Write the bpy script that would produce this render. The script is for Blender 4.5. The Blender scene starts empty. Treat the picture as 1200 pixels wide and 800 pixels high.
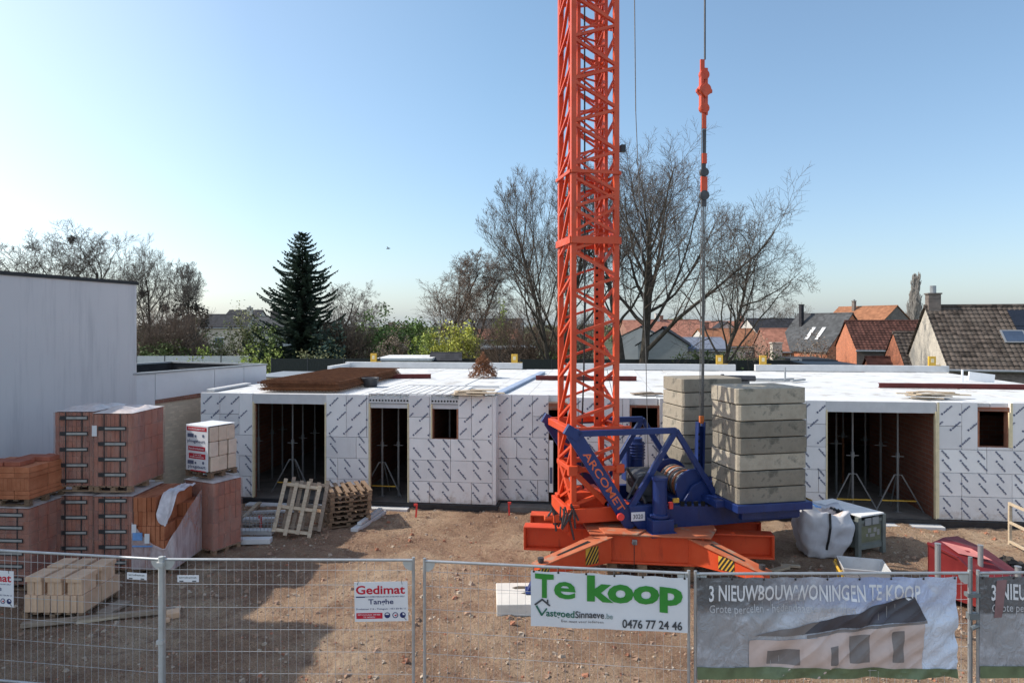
import bpy, math, random
from mathutils import Vector, Matrix, noise
R = math.radians
F = 811.0          # focal length in photo pixels (1200 wide)
HZ = 380.0         # horizon row
CAMZ = 5.2
scene = bpy.context.scene
col = scene.collection
rnd = random.Random(7)

# ------------------------------------------------------------------ placement helpers
def at(px, py, d):
    return Vector(((px-600)/F*d, d, CAMZ-(py-HZ)/F*d))
def gd(py, z=0.0):
    return F*(CAMZ-z)/(py-HZ)
def gp(px, py, z=0.0):
    d = gd(py, z); return Vector(((px-600)/F*d, d, z))
class Frame:
    def __init__(s, ox, oy, deg):
        s.ox, s.oy, s.a = ox, oy, R(deg)
    def hit(s, px, py, c=0.0):
        """where the line of sight meets the vertical plane y'=c of this frame -> (x', z)"""
        dx = (px-600)/F; sa, ca = math.sin(s.a), math.cos(s.a)
        t = (c - s.ox*sa + s.oy*ca)/(ca - dx*sa)
        X, Y = t*dx-s.ox, t-s.oy
        return X*ca+Y*sa, CAMZ-(py-HZ)/F*t
    def x(s, px, c=0.0): return s.hit(px, HZ, c)[0]
    def loc(s, X, Y):
        X -= s.ox; Y -= s.oy; sa, ca = math.sin(s.a), math.cos(s.a)
        return X*ca+Y*sa, -X*sa+Y*ca
    def world(s, x, y, z=0.0):
        sa, ca = math.sin(s.a), math.cos(s.a)
        return Vector((s.ox+x*ca-y*sa, s.oy+x*sa+y*ca, z))
    def mat(s):
        return Matrix.Translation((s.ox, s.oy, 0)) @ Matrix.Rotation(s.a, 4, 'Z')

# ------------------------------------------------------------------ scene objects
def tag(o, label=None, cat=None, group=None, kind=None):
    if label: o['label'] = label
    if cat: o['category'] = cat
    if group: o['group'] = group
    if kind: o['kind'] = kind
    return o
def empty(name, loc=(0, 0, 0), rz=0.0, label=None, cat=None, group=None):
    o = bpy.data.objects.new(name, None); col.objects.link(o)
    o.location = loc; o.rotation_euler = (0, 0, rz); o.empty_display_size = .2
    return tag(o, label, cat, group)
KIDS = {}
def kids(o): return KIDS.get(o.name, [])
def copy_tree(o, parent=None):
    c = o.copy(); col.objects.link(c)
    if parent is not None:
        c.parent = parent; KIDS.setdefault(parent.name, []).append(c)
    for ch in kids(o): copy_tree(ch, c)
    return c

class MB:
    def __init__(s): s.v = []; s.f = []; s.m = []
    def add(s, vs, fs, m=0):
        b = len(s.v); s.v += [tuple(v) for v in vs]
        for f in fs: s.f.append(tuple(b+i for i in f)); s.m.append(m)
        return s
    def box(s, c, size, m=0, rz=0.0, rot=None):
        x, y, z = size[0]/2, size[1]/2, size[2]/2
        pts = [Vector((i*x, j*y, k*z)) for k in (-1, 1) for j in (-1, 1) for i in (-1, 1)]
        if rot is None and rz: rot = Matrix.Rotation(rz, 3, 'Z')
        c = Vector(c)
        pts = [(rot @ p if rot is not None else p)+c for p in pts]
        return s.add(pts, [(0, 2, 3, 1), (4, 5, 7, 6), (0, 1, 5, 4), (2, 6, 7, 3), (0, 4, 6, 2), (1, 3, 7, 5)], m)
    def bb(s, x0, x1, y0, y1, z0, z1, m=0):
        return s.box(((x0+x1)/2, (y0+y1)/2, (z0+z1)/2), (abs(x1-x0), abs(y1-y0), abs(z1-z0)), m)
    def bar(s, p0, p1, w, h=None, m=0, up=(0, 0, 1), w1=None, h1=None):
        h = h or w; w1 = w if w1 is None else w1; h1 = h if h1 is None else h1
        p0, p1 = Vector(p0), Vector(p1); d = (p1-p0).normalized(); up = Vector(up)
        if abs(d.dot(up)) > .98: up = Vector((0, 1, 0))
        a = d.cross(up).normalized(); b = a.cross(d).normalized()
        vs = []
        for p, ww, hh in ((p0, w, h), (p1, w1, h1)):
            for i, j in ((-1, -1), (1, -1), (1, 1), (-1, 1)):
                vs.append(p+a*i*ww/2+b*j*hh/2)
        return s.add(vs, [(0, 1, 2, 3), (7, 6, 5, 4), (0, 4, 5, 1), (1, 5, 6, 2), (2, 6, 7, 3), (3, 7, 4, 0)], m)
    def ptube(s, pts, rad, n=6, m=0, cap=True):
        pts = [Vector(p) for p in pts]
        if not hasattr(rad, '__len__'): rad = [rad]*len(pts)
        d = (pts[1]-pts[0]).normalized()
        a = d.orthogonal().normalized(); b0 = len(s.v)
        for i, p in enumerate(pts):
            if i == 0: t = pts[1]-pts[0]
            elif i == len(pts)-1: t = pts[-1]-pts[-2]
            else: t = pts[i+1]-pts[i-1]
            t.normalize(); a = (a-t*a.dot(t))
            a = a.normalized() if a.length > 1e-6 else t.orthogonal().normalized()
            b = t.cross(a)
            for k in range(n):
                an = 2*math.pi*k/n
                s.v.append(tuple(p+(a*math.cos(an)+b*math.sin(an))*rad[i]))
        for i in range(len(pts)-1):
            for k in range(n):
                k2 = (k+1) % n
                s.f.append((b0+i*n+k, b0+i*n+k2, b0+(i+1)*n+k2, b0+(i+1)*n+k)); s.m.append(m)
        if cap:
            s.f.append(tuple(b0+k for k in reversed(range(n)))); s.m.append(m)
            e = b0+(len(pts)-1)*n
            s.f.append(tuple(e+k for k in range(n))); s.m.append(m)
        return s
    def tube(s, p0, p1, r, n=8, m=0, r1=None):
        return s.ptube([p0, p1], [r, r if r1 is None else r1], n, m)
    def poly(s, pts, m=0): return s.add(pts, [tuple(range(len(pts)))], m)
    def prism(s, pts, vec, m=0):
        n = len(pts); pts = [Vector(p) for p in pts]; vec = Vector(vec)
        return s.add(pts+[p+vec for p in pts],
                     [tuple(reversed(range(n))), tuple(range(n, 2*n))]+[(i, (i+1) % n, (i+1) % n+n, i+n) for i in range(n)], m)
    def lathe(s, prof, n=16, c=(0, 0, 0), m=0):
        c = Vector(c); b = len(s.v)
        for r, z in prof:
            for k in range(n):
                a = 2*math.pi*k/n; s.v.append((c.x+r*math.cos(a), c.y+r*math.sin(a), c.z+z))
        for i in range(len(prof)-1):
            for k in range(n):
                k2 = (k+1) % n
                s.f.append((b+i*n+k, b+i*n+k2, b+(i+1)*n+k2, b+(i+1)*n+k)); s.m.append(m)
        return s
    def xform(s, M):
        s.v = [tuple(M @ Vector(v)) for v in s.v]; return s
    def build(s, name, mats, parent=None, smooth=False, bevel=0.0, loc=None, rz=0.0):
        me = bpy.data.meshes.new(name)
        me.from_pydata(s.v, [], s.f)
        if not isinstance(mats, (list, tuple)): mats = [mats]
        for mt in mats: me.materials.append(mt)
        if len(mats) > 1: me.polygons.foreach_set('material_index', s.m)
        if smooth: me.polygons.foreach_set('use_smooth', [True]*len(me.polygons))
        me.update()
        o = bpy.data.objects.new(name, me); col.objects.link(o)
        if parent is not None:
            o.parent = parent; KIDS.setdefault(parent.name, []).append(o)
        if loc is not None: o.location = loc
        if rz: o.rotation_euler = (0, 0, rz)
        if bevel:
            b = o.modifiers.new('bevel', 'BEVEL'); b.width = bevel; b.segments = 2; b.limit_method = 'ANGLE'; b.angle_limit = R(40)
        return o

def each(name, mt, parent, boxes, bevel=0.0):
    """one object per box (x0,x1,y0,y1,z0,z1)"""
    return [MB().bb(*b).build(name, mt, parent, bevel=bevel) for b in boxes]
# ------------------------------------------------------------------ lettering (outlines turned into mesh faces)
TXT = {}
def glyphs(st, bold=0.0, res=2):
    k = (st, bold, res)
    if k in TXT: return TXT[k]
    cu = bpy.data.curves.new('lettering', 'FONT'); cu.body = st; cu.resolution_u = res; cu.offset = bold; cu.size = 1
    ob = bpy.data.objects.new('lettering', cu); col.objects.link(ob)
    bpy.context.view_layer.update()
    ev = ob.evaluated_get(bpy.context.evaluated_depsgraph_get()); me = ev.to_mesh()
    vs = [v.co.copy() for v in me.vertices]; fs = [tuple(p.vertices) for p in me.polygons]
    ev.to_mesh_clear(); bpy.data.objects.remove(ob); bpy.data.curves.remove(cu)
    x0 = min(v.x for v in vs); x1 = max(v.x for v in vs); y0 = min(v.y for v in vs); y1 = max(v.y for v in vs)
    vs = [((v.x-x0)/(x1-x0), v.y, ) for v in vs]
    TXT[k] = (vs, fs, x1-x0, y0, y1)
    return TXT[k]
def letter(mb, st, o, ex, ey, width, height, m=0, bold=0.0, res=2, warp=None):
    """lettering with its baseline starting at o, running along ex for `width`, capitals `height` tall along ey"""
    vs, fs, w, y0, y1 = glyphs(st, bold, res)
    o, ex, ey = Vector(o), Vector(ex), Vector(ey); k = height/.69
    pts = [o+ex*(v[0]*width)+ey*(v[1]*k) for v in vs]
    if warp: pts = [warp(p) for p in pts]
    return mb.add(pts, fs, m)

# ------------------------------------------------------------------ materials
def newmat(name):
    m = bpy.data.materials.new(name); m.use_nodes = True
    nt = m.node_tree; b = nt.nodes['Principled BSDF']
    return m, nt, b
def N(nt, typ, **kw):
    n = nt.nodes.new(typ)
    for k, v in kw.items():
        if k.startswith('i_'): n.inputs[k[2:].replace('_', ' ')].default_value = v
        else: setattr(n, k, v)
    return n
def rgba(c): return (c[0], c[1], c[2], 1)
def mul(c, k): return tuple(min(1, x*k) for x in c)
def ramp(nt, fac, stops):
    r = nt.nodes.new('ShaderNodeValToRGB'); el = r.color_ramp.elements
    el[0].position, el[0].color = stops[0][0], rgba(stops[0][1])
    el[1].position, el[1].color = stops[-1][0], rgba(stops[-1][1])
    for p, c in stops[1:-1]:
        e = el.new(p); e.color = rgba(c)
    nt.links.new(fac, r.inputs['Fac']); return r.outputs['Color']
def mixc(nt, fac, a, b, mode='MIX'):
    n = nt.nodes.new('ShaderNodeMix'); n.data_type = 'RGBA'; n.blend_type = mode
    for s, v in ((0, fac), (6, a), (7, b)):
        if hasattr(v, 'is_linked'): nt.links.new(v, n.inputs[s])
        else: n.inputs[s].default_value = rgba(v) if isinstance(v, tuple) else v
    return n.outputs[2]
def noise_out(nt, scale, detail=5, rough=.6, vec=None, dist=0.0):
    n = N(nt, 'ShaderNodeTexNoise'); n.inputs['Scale'].default_value = scale; n.inputs['Detail'].default_value = detail
    n.inputs['Roughness'].default_value = rough; n.inputs['Distortion'].default_value = dist
    if vec is not None: nt.links.new(vec, n.inputs['Vector'])
    return n.outputs['Fac']
def objco(nt, scale=None):
    t = N(nt, 'ShaderNodeTexCoord').outputs['Object']
    if scale:
        mp = N(nt, 'ShaderNodeMapping'); mp.inputs['Scale'].default_value = scale
        nt.links.new(t, mp.inputs['Vector']); return mp.outputs['Vector']
    return t
def bump(nt, b, h, strength=.3, dist=.02):
    n = N(nt, 'ShaderNodeBump'); n.inputs['Strength'].default_value = strength; n.inputs['Distance'].default_value = dist
    nt.links.new(h, n.inputs['Height']); nt.links.new(n.outputs['Normal'], b.inputs['Normal'])
def mat(name, c, rough=.7, var=.15, scale=3.0, c2=None, bs=0.0, bscale=25.0, metal=0.0, spec=.4, orand=0.0, stretch=None, spots=None, spotscale=8.0, spotpos=.62):
    m, nt, b = newmat(name)
    v = objco(nt, stretch)
    f = noise_out(nt, scale, 6, .65, v)
    out = ramp(nt, f, [(.3, mul(c, 1-var)), (.7, c2 if c2 else mul(c, 1+var))])
    if spots:
        f2 = noise_out(nt, spotscale, 6, .7, v)
        g = ramp(nt, f2, [(spotpos, (0, 0, 0)), (spotpos+.1, (1, 1, 1))])
        out = mixc(nt, g, out, spots)
    if orand:
        oi = N(nt, 'ShaderNodeObjectInfo'); hs = N(nt, 'ShaderNodeHueSaturation')
        mr = N(nt, 'ShaderNodeMapRange'); mr.inputs['To Min'].default_value = 1-orand; mr.inputs['To Max'].default_value = 1+orand
        nt.links.new(oi.outputs['Random'], mr.inputs['Value']); nt.links.new(mr.outputs['Result'], hs.inputs['Value'])
        nt.links.new(out, hs.inputs['Color']); out = hs.outputs['Color']
    nt.links.new(out, b.inputs['Base Color'])
    b.inputs['Roughness'].default_value = rough; b.inputs['Metallic'].default_value = metal
    b.inputs['Specular IOR Level'].default_value = spec
    if bs: bump(nt, b, noise_out(nt, bscale, 6, .65, v), bs)
    return m

def wrap_mat(name, tint, alpha):
    """clear stretch film: mostly see-through, milky in the folds"""
    m, nt, b = newmat(name)
    v = objco(nt, (1, 1, .35)); f = noise_out(nt, 3.2, 5, .6, v, 1.5)
    out = nt.nodes['Material Output']
    tr = N(nt, 'ShaderNodeBsdfTransparent'); mx = N(nt, 'ShaderNodeMixShader')
    mr = N(nt, 'ShaderNodeMapRange'); mr.inputs['From Min'].default_value = .35; mr.inputs['From Max'].default_value = .75
    mr.inputs['To Min'].default_value = alpha*.7; mr.inputs['To Max'].default_value = min(1, alpha*1.9)
    nt.links.new(f, mr.inputs['Value']); nt.links.new(mr.outputs['Result'], mx.inputs['Fac'])
    b.inputs['Base Color'].default_value = rgba(tint); b.inputs['Roughness'].default_value = .22
    bump(nt, b, noise_out(nt, 6, 4, .6, v, 2.0), .6, .03)
    nt.links.new(tr.outputs[0], mx.inputs[1]); nt.links.new(b.outputs[0], mx.inputs[2]); nt.links.new(mx.outputs[0], out.inputs['Surface'])
    return m

def tile_mat(name, c, sx=.25, sz=.2, var=.35, moss=None):
    """clay roof tiles: every tile a slightly different tone"""
    m, nt, b = newmat(name); v = objco(nt)
    sn = N(nt, 'ShaderNodeVectorMath', operation='SNAP'); sn.inputs[1].default_value = (sx, 50, sz)
    nt.links.new(v, sn.inputs[0]); wn = N(nt, 'ShaderNodeTexWhiteNoise', noise_dimensions='3D'); nt.links.new(sn.outputs[0], wn.inputs['Vector'])
    o = ramp(nt, wn.outputs['Value'], [(0, mul(c, 1-var)), (.5, c), (1, mul(c, 1+var))])
    f = noise_out(nt, 1.1, 5, .6, v)
    o = mixc(nt, ramp(nt, f, [(.45, (0, 0, 0)), (.75, (.6, .6, .6))]), o, moss or mul(c, .6))
    nt.links.new(o, b.inputs['Base Color']); b.inputs['Roughness'].default_value = .88; b.inputs['Specular IOR Level'].default_value = .2
    return m
def brick_mat(name, c, mortar, sc=1.0, var=.3, c2=None):
    m, nt, b = newmat(name)
    t = N(nt, 'ShaderNodeTexCoord'); sp = N(nt, 'ShaderNodeSeparateXYZ'); nt.links.new(t.outputs['Object'], sp.inputs[0])
    ad = N(nt, 'ShaderNodeMath', operation='ADD'); nt.links.new(sp.outputs[0], ad.inputs[0]); nt.links.new(sp.outputs[1], ad.inputs[1])
    cb = N(nt, 'ShaderNodeCombineXYZ'); nt.links.new(ad.outputs[0], cb.inputs[0]); nt.links.new(sp.outputs[2], cb.inputs[1])
    bt = N(nt, 'ShaderNodeTexBrick'); nt.links.new(cb.outputs[0], bt.inputs['Vector'])
    bt.inputs['Scale'].default_value = sc; bt.inputs['Brick Width'].default_value = .22; bt.inputs['Row Height'].default_value = .075
    bt.inputs['Mortar Size'].default_value = .006; bt.inputs['Bias'].default_value = 0
    bt.inputs['Color1'].default_value = rgba(mul(c, 1-var)); bt.inputs['Color2'].default_value = rgba(c2 or mul(c, 1+var)); bt.inputs['Mortar'].default_value = rgba(mortar)
    f = noise_out(nt, 1.3, 5, .65, t.outputs['Object'])
    o = mixc(nt, ramp(nt, f, [(.4, (0, 0, 0)), (.8, (.55, .55, .55))]), bt.outputs['Color'], mul(c, .55))
    nt.links.new(o, b.inputs['Base Color']); b.inputs['Roughness'].default_value = .85
    bump(nt, b, bt.outputs['Fac'], -.4, .01)
    return m
def drip_mat(name, c, dirt, amt=.35, rough=.8):
    """painted render with rain streaks running down"""
    m, nt, b = newmat(name)
    v = objco(nt, (1.4, 1.4, .12)); f = noise_out(nt, 2.2, 6, .7, v); g = noise_out(nt, .5, 4, .6, objco(nt))
    o = mixc(nt, ramp(nt, f, [(.5, (0, 0, 0)), (.85, (amt, amt, amt))]), c, dirt)
    o = mixc(nt, ramp(nt, g, [(.35, (0, 0, 0)), (.75, (.3, .3, .3))]), o, mul(c, .86))
    nt.links.new(o, b.inputs['Base Color']); b.inputs['Roughness'].default_value = rough
    bump(nt, b, noise_out(nt, 60, 3, .6, objco(nt)), .12, .005)
    return m
def soil_mat():
    m, nt, b = newmat('site_soil'); v = objco(nt)
    a = noise_out(nt, .28, 5, .6, v, .6); d = noise_out(nt, 2.3, 8, .75, v); g = noise_out(nt, 14, 6, .75, v)
    o = ramp(nt, a, [(.36, (.31, .19, .125)), (.50, (.43, .285, .19)), (.66, (.60, .44, .305))])
    o = mixc(nt, ramp(nt, d, [(.34, (.75, .75, .75)), (.52, (0, 0, 0))]), o, (.21, .115, .078))
    o = mixc(nt, ramp(nt, g, [(.56, (0, 0, 0)), (.70, (.7, .7, .7))]), o, (.68, .56, .45))
    vo = N(nt, 'ShaderNodeTexVoronoi'); vo.inputs['Scale'].default_value = 24; vo.inputs['Randomness'].default_value = 1; nt.links.new(v, vo.inputs['Vector'])
    o = mixc(nt, ramp(nt, vo.outputs['Distance'], [(.10, (.5, .5, .5)), (.26, (0, 0, 0))]), o, vo.outputs['Color'], 'SOFT_LIGHT')
    nt.links.new(o, b.inputs['Base Color']); b.inputs['Roughness'].default_value = .95; b.inputs['Specular IOR Level'].default_value = .15
    k9 = noise_out(nt, 38, 4, .7, v)                          # sharp grit: dark crumbs and pale chips
    o = mixc(nt, ramp(nt, k9, [(.60, (0, 0, 0)), (.66, (.8, .8, .8))]), o, (.13, .08, .058))
    o = mixc(nt, ramp(nt, k9, [(.34, (.75, .75, .75)), (.40, (0, 0, 0))]), o, (.70, .57, .46)); nt.links.new(o, b.inputs['Base Color'])
    ma = N(nt, 'ShaderNodeMath', operation='ADD'); nt.links.new(d, ma.inputs[0])
    mm = N(nt, 'ShaderNodeMath', operation='MULTIPLY'); mm.inputs[1].default_value = .55; nt.links.new(g, mm.inputs[0]); nt.links.new(mm.outputs[0], ma.inputs[1])
    bump(nt, b, ma.outputs[0], 1.0, .24)
    return m

MT = {}
def setup_mats():
    T = MT
    T['soil'] = soil_mat()
    T['field'] = mat('garden_ground', (.055, .075, .03), .95, .5, .08, c2=(.10, .11, .055))
    T['render'] = drip_mat('white_render', (.64, .62, .625), (.34, .34, .37), .7)
    T['panelwhite'] = mat('white_cladding', (.64, .64, .66), .6, .06, 1.5)
    T['black'] = mat('black_metal', (.02, .02, .022), .5, .3, 3)
    T['membrane'] = mat('black_membrane', (.022, .022, .025), .45, .4, 5, bs=.4, bscale=6)
    T['felt'] = mat('bitumen_felt', (.03, .03, .032), .9, .3, 4)
    T['oldbrick'] = brick_mat('old_beige_brick', (.62, .54, .42), (.55, .48, .38), 1, .12)
    for i, k in enumerate(((.76, .745, .74), (.81, .80, .79), (.69, .68, .68))):
        m, nt, b = newmat('insulation_foil_%s' % 'abc'[i]); v = objco(nt)
        o = ramp(nt, noise_out(nt, 1.7, 5, .6, v), [(.3, mul(k, .93)), (.7, mul(k, 1.05))])
        sx = N(nt, 'ShaderNodeSeparateXYZ'); nt.links.new(v, sx.inputs[0])          # mud splashed up from the ground, grime runs from the top edge
        mz = N(nt, 'ShaderNodeMapRange'); mz.inputs['From Min'].default_value = .1; mz.inputs['From Max'].default_value = .75; mz.inputs['To Min'].default_value = .30; mz.inputs['To Max'].default_value = -.12; nt.links.new(sx.outputs[2], mz.inputs['Value'])
        am = N(nt, 'ShaderNodeMath', operation='ADD'); nt.links.new(noise_out(nt, 5, 7, .7, v), am.inputs[0]); nt.links.new(mz.outputs['Result'], am.inputs[1])
        o = mixc(nt, ramp(nt, am.outputs[0], [(.60, (0, 0, 0)), (.85, (.7, .7, .7))]), o, (.40, .32, .25))
        o = mixc(nt, ramp(nt, noise_out(nt, 2.5, 6, .7, objco(nt, (2.2, 2.2, .18))), [(.58, (0, 0, 0)), (.8, (.35, .35, .35))]), o, (.36, .34, .33))
        nt.links.new(o, b.inputs['Base Color']); b.inputs['Roughness'].default_value = .42
        bump(nt, b, noise_out(nt, 3.5, 4, .6, v), .22, .02); T['foil%d' % i] = m
    T['foam'] = mat('foam_edge', (.72, .62, .40), .85, .12, 6)
    T['ink'] = mat('print_navy', (.10, .115, .185), .6, .1, 3)
    T['brick'] = mat('hollow_clay_brick', (.46, .145, .062), .85, .22, 4, c2=(.52, .20, .10), bs=.2, bscale=40, orand=.12)
    T['brickredb'] = mat('red_clay_brick_dark', (.27, .085, .06), .85, .2, 4, bs=.2, bscale=40, orand=.1)
    T['brickb'] = mat('hollow_clay_brick_dark', (.34, .105, .045), .85, .2, 4, bs=.2, bscale=40)
    T['twigpale'] = mat('twig_pale', (.34, .31, .28), .95, .2, 2)
    T['brickdark'] = mat('dark_clay', (.16, .06, .035), .9, .3, 4)
    T['brickred'] = mat('red_clay_brick', (.36, .105, .062), .85, .2, 4, c2=(.43, .145, .088), bs=.2, bscale=40, orand=.1)
    T['innerbrick'] = brick_mat('inner_brick', (.25, .09, .052), (.22, .17, .14), .6, .15)
    T['cementblock'] = mat('sand_lime_block', (.64, .42, .275), .9, .14, 5, c2=(.72, .50, .34), bs=.2, bscale=30, orand=.1)
    T['film'] = wrap_mat('stretch_film', (.58, .40, .34), .23)
    T['filmclear'] = wrap_mat('torn_film', (.75, .68, .70), .42)
    T['white'] = mat('white_paint', (.78, .78, .78), .5, .05, 4)
    T['slab'] = mat('white_roof_slab', (.64, .64, .64), .75, .08, .9, c2=(.70, .70, .69), spots=(.44, .42, .39), spotscale=1.3, spotpos=.54, bs=.1, bscale=14)
    T['concrete'] = mat('concrete', (.36, .345, .315), .9, .13, 3.5, c2=(.43, .41, .37), bs=.25, bscale=22, spots=(.24, .225, .20), spotscale=5, spotpos=.63)
    T['ballast'] = mat('ballast_concrete', (.295, .256, .20), .9, .22, 2.6, c2=(.36, .32, .255), bs=.5, bscale=16, orand=.30, spots=(.16, .148, .12), spotscale=2.6, spotpos=.54)
    T['lintel'] = mat('lintel_concrete', (.56, .56, .56), .85, .08, 3, bs=.15, bscale=25)
    T['darkhole'] = mat('hole_shadow', (.012, .012, .012), 1, .1, 3)
    def paint(name, c, faded, dirt, rough):
        m, nt, b = newmat(name); v = objco(nt)
        o = ramp(nt, noise_out(nt, 1.3, 5, .6, v), [(.32, c), (.72, faded)])
        o = mixc(nt, ramp(nt, noise_out(nt, 3.2, 7, .72, objco(nt, (2, 2, .35))), [(.55, (0, 0, 0)), (.74, (.75, .75, .75))]), o, dirt)      # grease and rain runs
        o = mixc(nt, ramp(nt, noise_out(nt, 19, 5, .7, v), [(.66, (0, 0, 0)), (.72, (.85, .85, .85))]), o, (.11, .055, .035))                      # chips down to rust
        nt.links.new(o, b.inputs['Base Color'])
        r_ = ramp(nt, noise_out(nt, 5, 4, .6, v), [(.3, (rough-.08,)*3), (.7, (rough+.22,)*3)]); nt.links.new(r_, b.inputs['Roughness'])
        bump(nt, b, noise_out(nt, 30, 4, .6, v), .10, .01); return m
    T['orange'] = paint('crane_orange', (.57, .050, .010), (.64, .090, .026), (.25, .036, .016), .42)
    T['orangedust'] = mat('dusty_orange', (.58, .115, .04), .7, .25, 4, c2=(.50, .17, .085), spots=(.36, .22, .15), spotscale=2.8, spotpos=.53)
    T['blue'] = paint('crane_blue', (.006, .021, .112), (.016, .038, .155), (.014, .016, .035), .36)
    T['steel'] = mat('galvanised_steel', (.42, .43, .44), .45, .15, 5, metal=.6)
    T['propgrey'] = mat('prop_steel', (.19, .19, .19), .5, .2, 6, metal=.3)
    T['darksteel'] = mat('dark_steel', (.07, .07, .075), .5, .3, 6, metal=.4)
    T['rope'] = mat('wire_rope', (.16, .15, .14), .55, .3, 20, metal=.4)
    T['rust'] = mat('rusty_steel', (.17, .068, .033), .9, .4, 5, c2=(.26, .11, .05))
    T['rustred'] = mat('red_oxide_steel', (.14, .025, .022), .6, .25, 4)
    T['yellow'] = mat('yellow_paint', (.62, .37, .05), .5, .15, 5)
    T['redpaint'] = mat('red_paint', (.17, .016, .018), .45, .2, 2, c2=(.22, .024, .024), spots=(.22, .05, .04), spotscale=4, spotpos=.62)
    T['stake'] = mat('stake_red', (.75, .06, .05), .6, .1, 5)
    T['wood'] = mat('pallet_wood', (.46, .36, .25), .85, .25, 3, c2=(.56, .46, .34), stretch=(1, 8, 8), orand=.15, bs=.2)
    T['woodgrey'] = mat('weathered_wood', (.26, .20, .15), .9, .3, 3, c2=(.34, .27, .21), stretch=(1, 8, 8), orand=.2, bs=.2)
    T['woodold'] = mat('old_pallet_wood', (.20, .125, .08), .9, .35, 3, c2=(.33, .22, .14), stretch=(1, 8, 8), orand=.3, bs=.2)
    T['bag'] = mat('woven_bag', (.56, .56, .59), .7, .1, 3, bs=.5, bscale=5)
    T['bagblue'] = mat('blue_plastic', (.16, .32, .62), .5, .25, 8)
    T['binsteel'] = mat('grey_green_steel', (.16, .175, .16), .55, .2, 3, spots=(.25, .25, .22), spotscale=6, spotpos=.6)
    T['olive'] = mat('olive_panel', (.155, .16, .10), .6, .25, 5)
    T['grey'] = mat('grey_plastic', (.30, .30, .30), .6, .15, 5, spots=(.5, .48, .45), spotscale=6, spotpos=.58)
    T['tub'] = mat('mortar_tub_grey', (.50, .50, .50), .5, .12, 3, spots=(.40, .36, .32), spotscale=5, spotpos=.58)
    T['barkdark'] = mat('bark_dark', (.062, .050, .040), .95, .3, 6, c2=(.095, .08, .062), bs=.5, bscale=18)
    T['twig'] = mat('twig_brown', (.105, .085, .070), .95, .3, 2)
    T['twiglight'] = mat('twig_grey', (.17, .145, .125), .95, .25, 2)
    T['twigred'] = mat('twig_rust', (.17, .12, .09), .95, .25, 2)
    for nm, c in (('spruce', (.065, .098, .074)), ('ever', (.13, .20, .06)), ('willow', (.46, .46, .09)), ('hedge', (.13, .17, .06)), ('lime', (.34, .40, .10)), ('olivebush', (.25, .25, .12)), ('brownbush', (.20, .155, .115)), ('grass', (.20, .25, .05)), ('ivy', (.085, .078, .060))):
        for i, k in enumerate((.6, 1.0, 1.5)):
            T[nm+str(i)] = mat('%s_leaf_%s' % (nm, 'abc'[i]), mul(c, k), .75, .25, 3, spec=.25)
    T['asphaltshade'] = mat('dark_fence', (.030, .034, .030), .8, .3, 3, stretch=(6, 6, 1))
    T['tilebrown'] = tile_mat('brown_tiles', (.078, .062, .052), .25, .165, .55, moss=(.12, .105, .09))
    T['tilered'] = tile_mat('red_brown_tiles', (.085, .038, .030), .25, .2, .4)
    T['tileorange'] = tile_mat('orange_tiles', (.29, .13, .07), .3, .2, .2)
    T['tilegrey'] = tile_mat('slate_grey', (.075, .078, .082), .3, .2, .25)
    T['tiledark'] = tile_mat('dark_tiles', (.035, .035, .04), .3, .2, .3)
    T['tilepale'] = tile_mat('pale_red_tiles', (.33, .15, .105), .3, .2, .25)
    T['bluegreyroof'] = mat('blue_grey_sheet', (.17, .19, .24), .6, .15, 2)
    T['cream'] = brick_mat('cream_brick', (.56, .50, .42), (.5, .46, .4), 1, .12)
    T['orangebrick'] = brick_mat('orange_brick', (.52, .17, .08), (.42, .24, .16), 1, .22)
    T['brownbrick'] = brick_mat('brown_brick', (.17, .135, .115), (.2, .18, .16), 1, .3)
    T['redbrickwall'] = brick_mat('red_brick', (.27, .115, .075), (.3, .24, .2), 1, .25)
    T['palewall'] = mat('pale_wall', (.52, .50, .46), .85, .08, 1)
    T['greywall'] = mat('grey_boards', (.34, .36, .36), .85, .12, 1.5, stretch=(1, 1, 6))
    T['glass'] = mat('window_glass', (.05, .07, .11), .08, .2, 1, spec=.8)
    T['solar'] = mat('solar_panel', (.018, .02, .028), .15, .2, 2, spec=.6)
    T['zinc'] = mat('zinc', (.33, .34, .35), .5, .12, 4, metal=.5)
    T['plastlabel'] = mat('label_white', (.70, .70, .72), .5, .04, 5)
    T['labelblack'] = mat('label_black', (.03, .028, .03), .5, .15, 5)
    T['labelred'] = mat('label_red', (.46, .018, .035), .5, .08, 5)
    T['navy'] = mat('sign_navy', (.02, .03, .12), .5, .08, 5)
    T['signred'] = mat('sign_red', (.50, .012, .035), .5, .08, 5)
    T['signgreen'] = mat('sign_green', (.035, .24, .035), .5, .08, 5)
    T['signdkgreen'] = mat('sign_dark_green', (.02, .13, .09), .5, .08, 5)
    T['signgrey'] = mat('sign_dark_grey', (.06, .065, .075), .5, .08, 5)
    T['bannerwhite'] = mat('banner_pvc', (.68, .70, .73), .45, .05, 1.2, bs=.1, bscale=3)
    T['stone'] = mat('rubble_stone', (.42, .31, .225), .9, .35, 5, c2=(.52, .43, .34))
    T['stonered'] = mat('rubble_brick', (.34, .15, .09), .9, .3, 5)
    T['clod'] = mat('earth_clod', (.33, .215, .15), .95, .3, 5)
setup_mats()
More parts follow.
